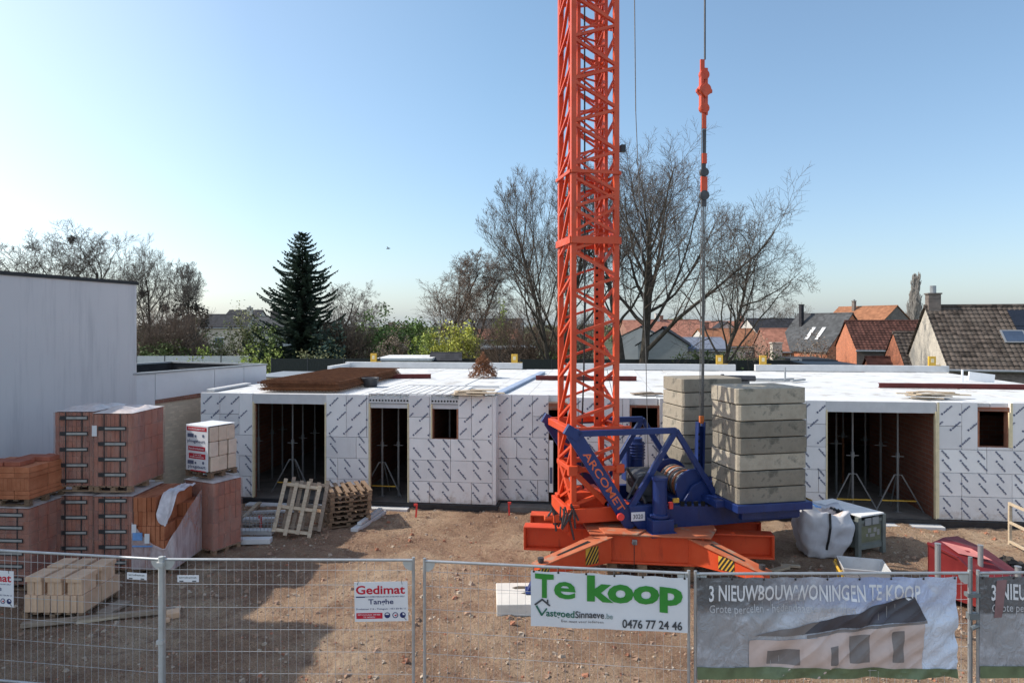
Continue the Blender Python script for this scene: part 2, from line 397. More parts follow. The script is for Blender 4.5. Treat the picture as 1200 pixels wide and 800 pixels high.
# ================================================================== GROUND
def fbm(x, y, s, o=4):
    return noise.fractal(Vector((x*s, y*s, 3.1)), .9, 2.1, o)
RUTS = ((-1.5, 7.5, .2, 20), (4.0, 8.5, -6.5, 13.5), (6, 16.6, 14, 16.0))
def soil_z(x, y):
    rut = 0.0
    for ax, ay, bx, by in RUTS:                                # wheel ruts pressed into the yard
        dx, dy = bx-ax, by-ay; L = math.hypot(dx, dy); s = ((x-ax)*dx+(y-ay)*dy)/L
        if -1 < s < L+1:
            o = ((x-ax)*-dy+(y-ay)*dx)/L+.35*math.sin(s*.5)
            for c in (-.85, .85):
                q = abs(o-c)
                if q < .42: rut += (-.030*math.exp(-(q/.15)**4)+.018*math.exp(-((q-.26)/.08)**2))*(1+.35*math.sin(s*16+(3 if o > c else 0)))*(.4+.9*abs(noise.noise(Vector((x*.4, y*.4, 8)))))
    z = rut+.055*fbm(x, y, .35, 3)+.055*fbm(x+9, y, 1.6, 4)+.028*fbm(x, y+7, 5.0, 3)
    return z
def make_ground():
    g = MB(); S = 1500
    g.add([(-S, -60, -.16), (S, -60, -.16), (S, S, -.16), (-S, S, -.16)], [(0, 1, 2, 3)])
    tag(g.build('ground', MT['field']), kind='structure')
    # site earth: fine sheet near the camera
    xs = [-24+i*.1 for i in range(441)]; ys = [5.0]
    while ys[-1] < 21.5: ys.append(ys[-1]+.07+.004*(ys[-1]-5))
    s = MB(); n = len(xs)
    for y in ys:
        for x in xs: s.v.append((x, y, soil_z(x, y)))
    for j in range(len(ys)-1):
        for i in range(n-1):
            s.f.append((j*n+i, j*n+i+1, (j+1)*n+i+1, (j+1)*n+i)); s.m.append(0)
    tag(s.build('site_earth', MT['soil'], smooth=True), kind='structure')
    # loose stones, clods and brick bits (nobody could count them)
    r = random.Random(3); q = MB()
    for i in range(11000):
        y = 7.5+13*r.random()**1.3; x = r.uniform(-.78, .80)*y
        if noise.noise(Vector((x*.5, y*.5, 0))) < -.15 and r.random() < .7: continue
        s_ = r.uniform(.010, .030) if r.random() < .91 else r.uniform(.03, .075)
        z = soil_z(x, y); p = [Vector((r.gauss(0, 1), r.gauss(0, 1), r.gauss(0, .6))).normalized()*s_*r.uniform(.7, 1.3) for _ in range(2)]
        a = r.random()*6.28; vs = []
        for k in range(4):
            an = a+k*1.57; rr = s_*r.uniform(.7, 1.3); vs.append((x+rr*math.cos(an), y+rr*math.sin(an), z-.004))
        vs += [(x+r.uniform(-.4, .4)*s_+.6*s_*math.cos(a+k*1.57+.4), y+.6*s_*math.sin(a+k*1.57+.4), z+s_*r.uniform(.35, .8)) for k in range(4)]
        q.add(vs, [(4, 5, 6, 7), (0, 1, 5, 4), (1, 2, 6, 5), (2, 3, 7, 6), (3, 0, 4, 7)], r.choice((0, 0, 2, 2, 2, 1)))
    tag(q.build('rubble', [MT['stone'], MT['stonered'], MT['clod']]), 'small stones, clods and brick bits scattered over the bare earth', 'rubble', kind='stuff')
make_ground()

# ================================================================== THE UNFINISHED BUILDING
BF = Frame(-.6, 19.3, -7)
bld = empty('unfinished_building', (BF.ox, BF.oy, 0), BF.a, 'single storey shell under construction clad in printed silver insulation boards with white flat roof', 'building')
ZB, ZT, ZS = .17, 3.2, 1.98          # board bottom, board top, where the slanted print changes direction
_print = glyphs('enertherm', .05, 1)

def boards(name, u0, u1, v, holes=(), label=None, t=.1, seed=1, ret=None):
    """a stretch of wall faced with insulation boards; holes = (u0,u1,z0,z1)"""
    r = random.Random(seed); w = MB(); p = MB()
    def free(a, b, c, d):
        """cut a board rectangle by the window holes -> rectangles"""
        rects = [(a, b, c, d)]
        for h in holes:
            nxt = []
            for (x0, x1, z0, z1) in rects:
                if x1 <= h[0] or x0 >= h[1] or z1 <= h[2] or z0 >= h[3]: nxt.append((x0, x1, z0, z1)); continue
                if x0 < h[0]: nxt.append((x0, h[0], z0, z1))
                if x1 > h[1]: nxt.append((h[1], x1, z0, z1))
                m0, m1 = max(x0, h[0]), min(x1, h[1])
                if z0 < h[2]: nxt.append((m0, m1, z0, h[2]))
                if z1 > h[3]: nxt.append((m0, m1, h[3], z1))
            rects = nxt
        return [q for q in rects if q[1]-q[0] > .03 and q[3]-q[2] > .03]
    def put(a, b, c, d, up):
        mi = r.choice((0, 0, 1, 2)); off = r.uniform(-.006, .006); gp_ = .0055
        if r.random() < .04 and (b-a) < .5: mi = 3
        for (x0, x1, z0, z1) in free(a, b, c, d):
            w.bb(x0+gp_, x1-gp_, v+off, v+t, z0+gp_, z1-gp_, mi)
    rows = []
    z = ZB
    for k in range(3):
        z1 = ZB+(k+1)*(ZS-ZB)/3
        x = u0 - r.choice((0, .3, .6, .85)); edges = []
        while x < u1:
            a, b = max(x, u0), min(x+1.2, u1)
            if b-a > .02: put(a, b, z, z1, False)
            x += 1.2
        z = z1
    x = u0 - r.choice((0, .15, .3))
    while x < u1:
        a, b = max(x, u0), min(x+.6, u1)
        if b-a > .02:
            zs = [ZS, ZT] if r.random() < .55 else [ZS, ZS+.6, ZT]
            for c, d in zip(zs, zs[1:]): put(a, b, c, d, True)
        x += .6
    # repeated slanted print
    vs, fs, ww, y0, y1 = _print
    def stamp(cx, cz, ang, part=1.0):
        L, H = .28, .052
        ca, sa = math.cos(ang), math.sin(ang); e = []
        for q in vs:
            lx, lz = (q[0]-.5)*L, (q[1]-.25)*H/.69
            e.append((cx+lx*ca-lz*sa, v-.009, cz+lx*sa+lz*ca))
        sq = []
        for (lx, lz) in ((-L/2-.065, -.022), (-L/2-.02, -.022), (-L/2-.02, .028), (-L/2-.065, .028)):
            sq.append((cx+lx*ca-lz*sa, v-.009, cz+lx*sa+lz*ca))
        return e, sq
    def inside(pt):
        if not (u0+.01 < pt[0] < u1-.01 and ZB+.02 < pt[2] < ZT-.02): return False
        return not any(h[0]-.01 < pt[0] < h[1]+.01 and h[2]-.01 < pt[2] < h[3]+.01 for h in holes)
    def lay(zlo, zhi, ang, dx, dz, ph):
        j = 0; z = zlo+ph
        while z < zhi+.1:
            x = u0-.6+((j*(-dz/math.tan(ang)*(-1 if ang > 0 else -1)+dx*.5)) % dx)+r.uniform(-.025, .025)
            while x < u1+.3:
                e, sq = stamp(x, z, ang+r.uniform(-.02, .02))
                ok = [inside(pt) and zlo-.05 < pt[2] < zhi+.05 for pt in e]
                if r.random() < .05: x += dx; continue
                fl = [f for f in fs if all(ok[i] for i in f)]
                if fl: p.add(e, fl)
                if all(inside(pt) and zlo < pt[2] < zhi for pt in sq): p.add(sq, [(0, 1, 2, 3)])
                x += dx
            z += dz; j += 1
    for k in range(3):
        a, b = ZB+k*(ZS-ZB)/3, ZB+(k+1)*(ZS-ZB)/3
        lay(a, b, R(-50), .43, .30, r.uniform(.12, .26))
    lay(ZS, ZT, R(43), .43, .405, .22)
    o = w.build(name, [MT['foil0'], MT['foil1'], MT['foil2'], MT['foam']], bld, bevel=.004)
    if label: o['label'] = label
    p.build('board_print', MT['ink'], o)
    return o

X = BF.x
u = {k: X(k) for k in (235, 296, 382, 432, 479, 505, 537, 577, 950, 968, 1098, 1146, 1184)}
INS = .55
ui0, ui1 = u[577]+.02, X(643, INS)
u5 = X(665); u6a, u6b = X(738), X(773)
UEND = 17.5
_, zw0 = BF.hit(520, 514); _, zw1 = BF.hit(520, 479)
_, zx0 = BF.hit(755, 502); _, zx1 = BF.hit(755, 467)
_, zy0 = BF.hit(1165, 524); _, zy1 = BF.hit(1165, 472)
boards('insulated_wall', u[235], u[296], 0, seed=11)
boards('insulated_wall', u[382], u[432], 0, seed=12)
boards('insulated_wall', u[479], u[577], 0, holes=[(u[505], u[537], zw0, 3.3)], seed=13)
boards('insulated_wall', ui0, ui1, INS, seed=14)
boards('insulated_wall', u5, u[968], 0, holes=[(u6a, u6b, zx0, 3.3)], seed=15)
boards('insulated_wall', u[1098], UEND, 0, holes=[(u[1146], u[1184], zy0, 3.3)], seed=16)
# returns of the boards at the corners
b = MB()
b.bb(u[577]-.001, u[577]+.095, .012, INS-.004, ZB, ZT)
b.build('corner_board', [MT['foil1']], bld)
# inner masonry leaf, reveals, partitions
def leaf(segs, name='inner_wall', m='innerbrick'):
    return each(name, MT[m], bld, segs)
T1 = 3.0
leaf([(u[235]+.03, u[296], .103, .25, .12, T1), (u[382], u[432], .103, .25, .12, T1), (u[479], u[505], .103, .25, .12, T1),
      (u[505], u[537], .103, .25, .12, zw0), (u[537], u[577]-.02, .103, .25, .12, T1),
      (ui0, ui1, INS+.103, INS+.25, .12, T1), (u5, u6a, .103, .25, .12, T1), (u6a, u6b, .103, .25, .12, zx0), (u6b, u[968], .103, .25, .12, T1),
      (u[1098], u[1146], .103, .25, .12, T1), (u[1146], u[1184], .103, .25, .12, zy0), (u[1184], UEND, .103, .25, .12, T1)])
leaf([(u[235]+.03, u[235]+.18, .252, 11.8, .12, T1), (u[235]+.2, UEND, 11.8, 12, .12, T1), (u[382]+.5, u[382]+.65, .252, 11.7, .12, T1),
      (u[479]+.3, u[479]+.45, .252, 11.7, .12, T1), (u5+.2, u5+.35, .252, 11.7, .12, T1), (u6b+.8, u6b+.95, .252, 11.7, .12, T1), (u[1098]+.05, u[1098]+.2, .252, 4.6, .12, T1),
      (u6a-.5, u6b+.6, 2.2, 2.34, .12, 2.1), (u[1098]+.3, UEND, 2.6, 2.75, .12, 2.55), (UEND-.15, UEND, .252, 11.7, .12, T1)], 'partition_wall')
for x0, s in ((u[296], 1), (u[382], -1), (u[432], 1), (u[479], -1), (u[968], 1), (u[1098], -1), (u[1184], -1), (u[505], 1)):
    z0 = .17 if x0 not in (u[1184], u[505]) else (zy0 if x0 == u[1184] else zw0)
    MB().bb(x0+.002*s, x0+.035*s, -.014, .10, z0, 2.95).build('opening_lining', MT['foam'], bld)          # pale foam edges lining the openings
MB().bb(u[1184]-.0, u[1184]+.05, -.016, .0, zy0, 3.19).build('opening_lining', MT['foam'], bld); MB().bb(u[1098]-.0, u[1098]+.05, -.016, -.0145, .2, 3.19).build('opening_lining', MT['foam'], bld)
# lintels
q = MB()
for a, c in ((u[296], u[382]), (u[968], u[1098])):
    MB().bb(a+.003, c-.003, .015, .24, 2.90, 3.185).build('lintel_beam', MT['lintel'], bld, bevel=.006)
each('lintel_beam', MT['innerbrick'], bld, [(ui1+.01, u5-.01, INS-.2, INS+.2, 2.80, 3.0), (u6a+.003, u6b-.003, .04, .24, zx1-.25, zx1-.18), (u[1146]+.003, u[1184]-.003, .04, .24, zy1-.22, zy1-.12)])
# hollow core slabs above the door and the small window: light band with a row of holes
for a, c in ((u[432], u[479]), (u[505], u[537])):
    q = MB(); h = MB(); q.bb(a+.003, c-.003, .05, .30, 2.82, 2.94); q.bb(a+.003, c-.003, .02, .6, 2.96, 3.12)
    n = int((c-a)/.085)
    for i in range(n):
        cx = a+(i+.5)*(c-a)/n
        h.tube((cx, .012, 3.04), (cx, .019, 3.04), .027, 8)
    o = q.build('hollow_core_slab', MT['lintel'], bld); h.build('slab_holes', MT['darkhole'], o)
# roof: planks running front to back with open joints, laid at slightly different heights
q = MB(); r = random.Random(5); x = u[235]+.02
cut = [(u[432]-.02, u[537]+.02)]
while x < UEND:
    x1 = min(x+1.2, UEND); front = .11
    if ui0-.3 < x < ui1: front = INS+.11
    q.bb(x+.012, x1-.012, front, 12.0, 3.005, 3.165+r.uniform(0, .018)); x = x1
q.build('roof_slab', MT['slab'], bld)
q = MB(); x = u[432]-.02                                      # ridged slabs over the door
while x < u[537]:
    q.bb(x+.008, x+.19, .03, 2.6, 3.195, 3.235); x += .24
q.build('ridged_slab', MT['slab'], bld)
q = MB()                                                     # membrane upstands lying across the roof
q.bb(u[432]+.4, u[577]-.2, 2.7, 2.78, 3.186, 3.245)
q.build('roof_upstand', MT['lintel'], bld)
q = MB(); a = BF.loc(*at(585, 460, 19.9).xy); c = BF.loc(*at(636, 437, 28.6).xy)
q.bar((a[0], a[1], 3.225), (c[0], c[1], 3.225), .22, .06)
q.build('blue_membrane_strip', mat('blue_grey_membrane', (.33, .40, .52), .6, .15, 2), bld)
# parapet channel along the back and returns
q = MB()
for p0, p1 in ((405, 612), (655, 862), (885, 1112)):
    x0, x1 = X(p0, 11.9), X(p1, 11.9); MB().bb(x0, x1, 11.86, 12.1, 3.19, 3.46).build('parapet_block', MT['lintel'], bld, bevel=.01)
q = MB(); q.bb(u[235]+.02, u[235]+.22, 9.6, 11.9, 3.19, 3.40); q.build('parapet_block', MT['slab'], bld, bevel=.01); MB().bb(u[235]-.02, u[235]+.22, .35, 2.6, 3.2, 3.27).build('parapet_block', MT['lintel'], bld, bevel=.01)
# plinth membrane and floor
q = MB()
MB().bb(u5-.02, UEND, -.075, -.008, -.1, .165).build('plinth_membrane', MT['membrane'], bld, bevel=.012)
q.bb(u[235]-.02, u[577]+.16, -.075, -.008, -.1, .165); q.bb(u[577]+.105, u[577]+.175, -.008, INS-.02, -.1, .165)
q.bb(u[577]+.175, ui1+.05, INS-.075, INS-.008, -.1, .165)
q.build('plinth_membrane', MT['membrane'], bld, bevel=.012)
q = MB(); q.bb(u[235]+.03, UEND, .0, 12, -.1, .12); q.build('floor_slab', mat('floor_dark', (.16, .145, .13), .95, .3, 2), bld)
q = MB()
each('threshold_kerb', MT['lintel'], bld, [(a-.05, c+.05, -.35, -.08, -.08, .06) for a, c in ((u[296], u[382]), (u[432], u[479]), (u[968], u[1098]))], .012)
# white boards standing in the recess beside the crane mast, red timber at the windows
q = MB(); q.bb(ui1+.03, ui1+.14, INS-.25, INS-.21, .5, 1.95); q.bb(ui1+.05, ui1+.12, INS-.265, INS-.252, .75, 1.2, 1)
q.build('white_panel', [MT['white'], MT['ink']], bld)
q = MB()
for (a, c, z0, z1) in ((u[505], u[537], zw0, zw1), (u6a, u6b, zx0, zx1-.26), (u[1146], u[1184], zy0, zy1-.23)):
    q = MB(); q.bb(a+.003, c-.003, .03, .24, z0-.05, z0+.0); q.bb(a+.003, a+.05, .03, .2, z0, z1); q.bb(c-.05, c-.003, .03, .2, z0, z1); q.build('window_lining', MT['stonered'], bld)

# ------------------------------------------------------------------ things lying on the roof
def bw(u_, v_, z=0): return BF.world(u_, v_, z)
def roof_pt(px, py, z=3.19):
    return gp(px, py, z)
# rusty mesh stack
a, c = BF.loc(*roof_pt(292, 459, 3.25).xy), BF.loc(*roof_pt(388, 459, 3.25).xy)
ms = MB(); r = random.Random(8); L0, L1 = a[0]+.1, c[0]+.15; V0, V1 = max(a[1], .35), 6.6
for k in range(10):
    z = 3.235+k*.032; ox, oy = r.uniform(-.08, .08), r.uniform(-.1, .1)
    n = int((L1-L0)/.10)
    for i in range(n+1):
        x = L0+ox+i*(L1-L0)/n; ms.bar((x, V0+oy, z), (x, V1+oy, z), .012)
    n = int((V1-V0)/.15)
    for i in range(n+1):
        y = V0+oy+i*(V1-V0)/n; ms.bar((L0+ox, y, z+.013), (L1+ox, y, z+.013), .012)
o = ms.build('rebar_mesh_stack', MT['rust'], None, loc=(BF.ox, BF.oy, 0), rz=BF.a)
tag(o, 'thick stack of rusty reinforcing mesh sheets lying on the left end of the roof', 'rebar mesh')
# black mortar tub
p = roof_pt(434, 453, 3.19)
t = empty('mortar_tub', p, 0, 'black round rubber tub standing on the roof beside the rusty mesh', 'tub')
MB().lathe([(0, .03), (.19, .03), (.20, .0), (.21, .0), (.27, .27), (.285, .29), (.27, .30), (.25, .27), (.185, .05), (0, .045)], 20).build('tub_body', MT['darksteel'], t, smooth=True)
for s in (-1, 1): MB().ptube([(s*.27, -.08, .25), (s*.34, -.06, .27), (s*.34, .06, .27), (s*.27, .08, .25)], .012, 6).build('handle', MT['black'], t)
# cone of rusty stirrups
p = roof_pt(566, 442, 3.19); cm = MB(); r = random.Random(4)
for k in range(70):
    h = r.random(); a = r.random()*6.28; rad = .55*(1-h)+.05; z = h*.72
    cx, cy = math.cos(a)*rad*.55, math.sin(a)*rad*.55
    ax = Vector((math.cos(a), math.sin(a), 0)); ay = Vector((-math.sin(a)*.6, math.cos(a)*.6, r.uniform(.1, .5)))
    s = .16+.14*(1-h); c0 = Vector((cx, cy, z+.06)); tilt = Vector((0, 0, -.8*r.random()))
    q = [c0+(ax+tilt)*s+ay*s, c0-(ax+tilt)*s*.6+ay*s, c0-(ax+tilt)*s*.6-ay*s, c0+(ax+tilt)*s-ay*s]
    q = [Vector((v.x, v.y, max(.012, v.z))) for v in q]
    for i in range(4): cm.bar(q[i], q[(i+1) % 4], .014)
for k in range(26):
    a = r.random()*6.28; cm.bar((math.cos(a)*.5, math.sin(a)*.5, .012), (math.cos(a+2.6)*.05, math.sin(a+2.6)*.05, r.uniform(.6, 1.0)), .014)
tag(cm.build('rebar_stirrup_heap', MT['rust'], loc=p), 'rusty cone shaped heap of bent rebar stirrups on the back of the roof', 'rebar')
# dark red steel beams (I sections)
def ibeam(p0, p1, label, h=.2, w=.16):
    p0, p1 = Vector(p0), Vector(p1); m = MB(); up = Vector((0, 0, 1))
    for z in (.01, h-.01): m.bar(p0+up*z, p1+up*z, w, .018)
    m.bar(p0+up*h/2, p1+up*h/2, .014, h-.04)
    o = m.build('steel_beam', MT['rustred'])
    return tag(o, label, 'steel beam', 'red steel beams on the roof')
ibeam(roof_pt(424, 443.5), roof_pt(505, 443), 'short dark red steel beam on the roof behind the black tub', .16)
ibeam(roof_pt(628, 445), roof_pt(746, 446), 'dark red steel beam on the roof running behind the crane mast', .16)
ibeam(roof_pt(1030, 454), roof_pt(1203, 456), 'long dark red steel beam at the right of the roof in front of the tiled house', .15)
# yellow blocks on the parapet
for px, lb in ((438, 'yellow block on the back parapet at the far left, above the black tub'), (603, 'yellow block on the back parapet just left of the crane mast'), (843, 'yellow block on the back parapet right of the lifting rope'),
               (894, 'yellow block on the back parapet above the front concrete stack'), (1092, 'yellow block on the back parapet in front of the cream gable')):
    x = X(px, 12.0); m = MB(); m.box((0, 0, .2), (.28, .12, .40)); m.box((0, -.066, .22), (.12, .012, .16), 1); m.box((.2, 0, .02), (.3, .1, .03))
    o = m.build('parapet_bracket', [MT['yellow'], MT['foam']], loc=bw(x, 12.0, 3.455), rz=BF.a, bevel=.008)
    tag(o, lb, 'bracket', 'yellow brackets on the parapet')
# planks and offcuts
def planks(px, py, n, L, w, seed, label, mt='wood', z=3.19, spread=.3, name='board_offcuts'):
    r = random.Random(seed); m = MB(); p = gp(px, py, z)
    for i in range(n):
        m.box((r.uniform(-spread, spread), r.uniform(-.25, .25), .02+.03*i*.6), (L*r.uniform(.5, 1), w*r.uniform(.6, 1.2), .025), rz=r.uniform(-.5, .5))
    return tag(m.build(name, MT[mt], loc=p), label, 'planks')
planks(560, 463, 7, 1.0, .3, 3, 'pile of thin boards lying on the roof edge above the small window', 'wood', 3.2)
planks(1095, 466, 9, 1.1, .2, 4, 'scattered pale boards on the roof front above the right opening', 'wood', 3.2, .6)
planks(752, 462, 4, .8, .25, 5, 'small boards lying on the roof above the window behind the ballast', 'woodgrey', 3.2)
m = MB(); p = gp(1150, 447, 3.2); m.box((0, 0, .15), (.9, .06, .3), rot=Matrix.Rotation(.12, 3, 'Y')); m.box((-.6, .1, .2), (.05, .05, .42))
tag(m.build('white_board', MT['white'], loc=p), 'white board standing on edge at the back right of the roof', 'board')
p = gp(868, 449, 3.2)
m = MB(); m.tube((-.6, 0, .18), (.5, .05, .16), .10, 12); m.tube((-.66, 0, .18), (-.58, 0, .18), .14, 12); m.box((-.1, 0, .04), (.7, .3, .08))
tag(m.build('pipe_piece', MT['darksteel'], loc=p), 'dark pipe with a flange lying on the roof behind the front concrete stack', 'pipe')
p = gp(905, 447, 3.2); m = MB()
for k in range(5): m.box((-.5+k*.35, (k % 2)*.4, .05), (.9, .10, .06), rz=.3*k-.5)
m.tube((.45, 0, 0), (.45, 0, .5), .03, 6)
tag(m.build('steel_offcuts', MT['zinc'], loc=p), 'loose light metal pieces lying on the roof right of the dark pipe', 'metal pieces')

# ------------------------------------------------------------------ shoring props inside the openings
def prop(px, v, label, tripod=False, lower='propgrey', h=None, pyb=None):
    uu = X(px, v); h = h or 2.86
    t = empty('shoring_prop', bw(uu, v, .12), rnd.uniform(-.4, .4) if not tripod else BF.a, label, 'prop', 'steel props under the roof')
    m = MB(); m.tube((0, 0, .01), (0, 0, 1.55), .035, 8); m.box((0, 0, .006), (.14, .14, .01)); m.build('outer_tube', MT[lower], t)
    m = MB(); m.tube((0, 0, 1.5), (0, 0, h-.14), .027, 8); m.box((0, 0, h-.13), (.16, .16, .012)); m.build('inner_tube', MT['propgrey'], t)
    m = MB(); m.tube((0, 0, 1.46), (0, 0, 1.60), .052, 8); m.bar((-.16, 0, 1.5), (.16, 0, 1.5), .018); m.build('collar', MT['propgrey'], t)
    if tripod:
        for k, (dx, dy) in enumerate(((-.62, -.12), (.62, -.12), (.05, .6))):
            m = MB(); m.ptube([(0, 0, 1.0), (dx*.15, dy*.15, 1.0), (dx, dy, .01)], .022, 6); m.build('tripod_leg', MT['propgrey'], t)
        m = MB(); m.bar((-.45, -.09, .32), (.45, -.09, .32), .03); m.build('brace', MT['yellow'], t)
    return t
prop(999, .85, 'grey steel prop on a tripod, left one of two in the wide right opening', True)
prop(1052, .85, 'grey steel prop on a tripod, right one of two in the wide right opening', True)
prop(980, 2.8, 'thin prop deep inside the right opening nearest its left edge')
prop(988, 4.2, 'thin prop with a rusty collar deep in the right opening behind the left tripod', lower='rust')
prop(1014, 3.6, 'thin grey prop standing far back between the two tripods, left one')
prop(1032, 2.6, 'grey prop standing back between the two tripods, middle one')
prop(1042, 3.2, 'orange brown prop just left of the right tripod in the wide opening', lower='rust')
prop(343, .9, 'grey prop with tripod in the middle of the wide left opening', True)
prop(303, 1.1, 'thin prop at the left edge of the wide left opening')
prop(319, 2.6, 'thin prop standing back left of the tripod in the left opening')
prop(331, 3.4, 'faint prop deep in the left opening just left of the tripod')
prop(355, 1.8, 'prop just right of the tripod in the wide left opening')
prop(369, 2.8, 'thin prop deep in the left opening near its right edge')
prop(448, .8, 'grey prop on a tripod in the narrow doorway, left one', True)
prop(467, .9, 'grey prop at the right side of the narrow doorway')
prop(440, 3.0, 'faint prop deep inside the narrow doorway')
prop(527, 1.0, 'grey prop seen through the small window')
# head beams carried by the props
m = MB(); m.bb(X(985, .85), X(1090, .85), .79, .91, 2.862, 2.985)
tag(m.build('timber_beam', MT['wood'], loc=(BF.ox, BF.oy, 0), rz=BF.a), 'yellow timber beam carried by the tripod props in the right opening', 'beam')
m = MB(); m.bb(X(300, .9), X(376, .9), .84, .96, 2.862, 2.985)
tag(m.build('timber_beam', MT['wood'], loc=(BF.ox, BF.oy, 0), rz=BF.a), 'timber beam carried by the tripod prop in the left opening', 'beam')

# ================================================================== NEIGHBOUR HOUSE (left)
NB = [(-11.66, 15.76), (-10.85, 20.0)]
dirn = Vector((.81, 4.24, 0)).normalized(); nrm = Vector((dirn.y, -dirn.x, 0))
hs = empty('rendered_house', (-11.66, 15.76, 0), 0, 'tall white rendered house wall with black coping at the left edge', 'house')
def hp(s, w, z=0): return dirn*s - nrm*w + Vector((0, 0, z))
zt0 = CAMZ-(321.5-HZ)/F*15.76; zt1 = CAMZ-(333.5-HZ)/F*20.0
L = (Vector(NB[1])-Vector(NB[0])).length
def zt(s): return zt0+(zt1-zt0)*s/L
m = MB(); s0, s1, w1 = -6.0, L, 8.0
m.add([hp(s0, 0, -.2), hp(s1, 0, -.2), hp(s1, w1, -.2), hp(s0, w1, -.2), hp(s0, 0, zt(s0)), hp(s1, 0, zt(s1)), hp(s1, w1, zt(s1)), hp(s0, w1, zt(s0))],
      [(0, 1, 5, 4), (1, 2, 6, 5), (2, 3, 7, 6), (3, 0, 4, 7), (4, 5, 6, 7)])
m.build('wall', MT['render'], hs)
m = MB()
m.bar(hp(s0, .10, zt(s0)+.04), hp(s1+.04, .10, zt(s1)+.04), .27, .09); m.bar(hp(s1-.08, .24, zt(s1)+.04), hp(s1-.08, w1, zt(s1)+.04), .27, .09)
m.build('coping', MT['black'], hs)
m = MB(); m.bb(-5.0, -1.6, -8.0, -2.0, 0, 9.0); m.build('front_volume', MT['render'], hs)   # street side, outside the picture: its shadow lies over the yard
# low annex
A0, A1 = at(160, 437, 20.0), at(312, 426, 24.9)
an = empty('flat_roofed_annex', (A0.x, A0.y, 0), 0, 'low annex with white band over old beige brick beside the tall white house', 'annex')
da = (A1-A0); da.z = 0; La = da.length; da.normalize(); na = Vector((da.y, -da.x, 0))
def apt(s, w, z): return da*s - na*w + Vector((0, 0, z))
zA0, zA1 = A0.z, A1.z
m = MB(); W = 4.6
def slabq(m, s0, s1, w0, w1, z0a, z0b, z1a, z1b):
    m.add([apt(s0, w0, z0a), apt(s1, w0, z0b), apt(s1, w1, z0b), apt(s0, w1, z0a), apt(s0, w0, z1a), apt(s1, w0, z1b), apt(s1, w1, z1b), apt(s0, w1, z1a)],
          [(0, 1, 5, 4), (1, 2, 6, 5), (2, 3, 7, 6), (3, 0, 4, 7), (4, 5, 6, 7), (0, 3, 2, 1)])
slabq(m, -.5, La-.02, .05, W, -.2, -.2, zA0-.78, zA1-.66)
m.build('brick_wall', MT['oldbrick'], an)
m = MB(); k = 3.72
slabq(m, -.5, .62, 0, .14, -.1, -.1, zA0-.06, zA1-.06)
for a_, c_ in ((.64, 2.9), (2.92, 4.2), (4.22, La)): slabq(m, a_, c_, .0, .12, zA0-.86+.03*a_, zA0-.86+.03*c_, zA0-.06, zA0-.06)
m.build('white_band', MT['panelwhite'], an)
m = MB(); slabq(m, La-.1, La, .125, W, zA1-.7, zA1-.7, zA1-.06, zA1-.06); slabq(m, -.4, La-.1, W-.12, W, zA1-.7, zA1-.7, zA0-.06, zA0-.06)
slabq(m, -.4, La-.11, .122, .14, zA0-.5, zA1-.45, zA0-.06, zA1-.06)
m.build('felt_upstand', MT['felt'], an)
m = MB(); slabq(m, -.5, La+.03, -.03, .17, zA0-.055, zA1-.055, zA0, zA1); slabq(m, La-.14, La+.03, .175, W, zA1-.055, zA1-.055, zA1, zA1); slabq(m, -.4, La-.15, W-.15, W+.05, zA0-.055, zA1-.055, zA0, zA1)
m.build('coping', MT['zinc'], an)
m = MB(); slabq(m, -.4, La-.11, .13, W-.13, zA0-.7, zA1-.7, zA0-.45, zA1-.4); m.build('roof', MT['felt'], an)
m = MB(); slabq(m, .3, La-.1, .02, .05, zA0-.98, zA0-.86, zA0-.86+.009, zA0-.7); m.build('brick_course', MT['redbrickwall'], an)
# low shed with beige fascia behind the annex
p = at(312, 441, 28.5); m = MB(); sh = empty('garden_shed', (p.x-.1, p.y, 0), R(-7), 'low flat shed with beige timber fascia behind the annex', 'shed')
MB().bb(-.5, 2.0, 0, 3, -.2, 2.75).build('wall', MT['woodold'], sh); MB().bb(-.6, 2.1, -.1, 3.1, 2.75, 3.02).build('fascia', MT['foam'], sh); MB().bb(-.65, 2.15, -.14, 3.15, 3.022, 3.06).build('roof', MT['zinc'], sh)
# red marker stakes
for px, py, lb in ((487, 606, 'red marker stake in front of the small window'), (597, 604, 'red marker stake at the recessed wall left of the crane'), (427, 604, 'red marker stake at the doorway by the pallets'), (305, 621, 'short red marker stake among the lintels at the left opening')):
    p = gp(px, py); m = MB(); m.bar((0, 0, -.1), (rnd.uniform(-.03, .05), 0, .36), .045, .03); m.box((0, 0, .34), (.09, .04, .06))
    tag(m.build('marker_stake', MT['stake'], loc=p), lb, 'stake', 'red marker stakes')
# ================================================================== TOWER CRANE
CF = Frame(1.25, 14.5, 12)
crane = empty('tower_crane', (CF.ox, CF.oy, 0), CF.a, 'orange lattice tower crane on an orange cross base with a blue slewing platform', 'crane')
W = .95                                    # mast, centre to centre of the chords
ZM = 17.0
def P(px, py, c): 
    x, z = CF.hit(px, py, c); return Vector((x, c, z))
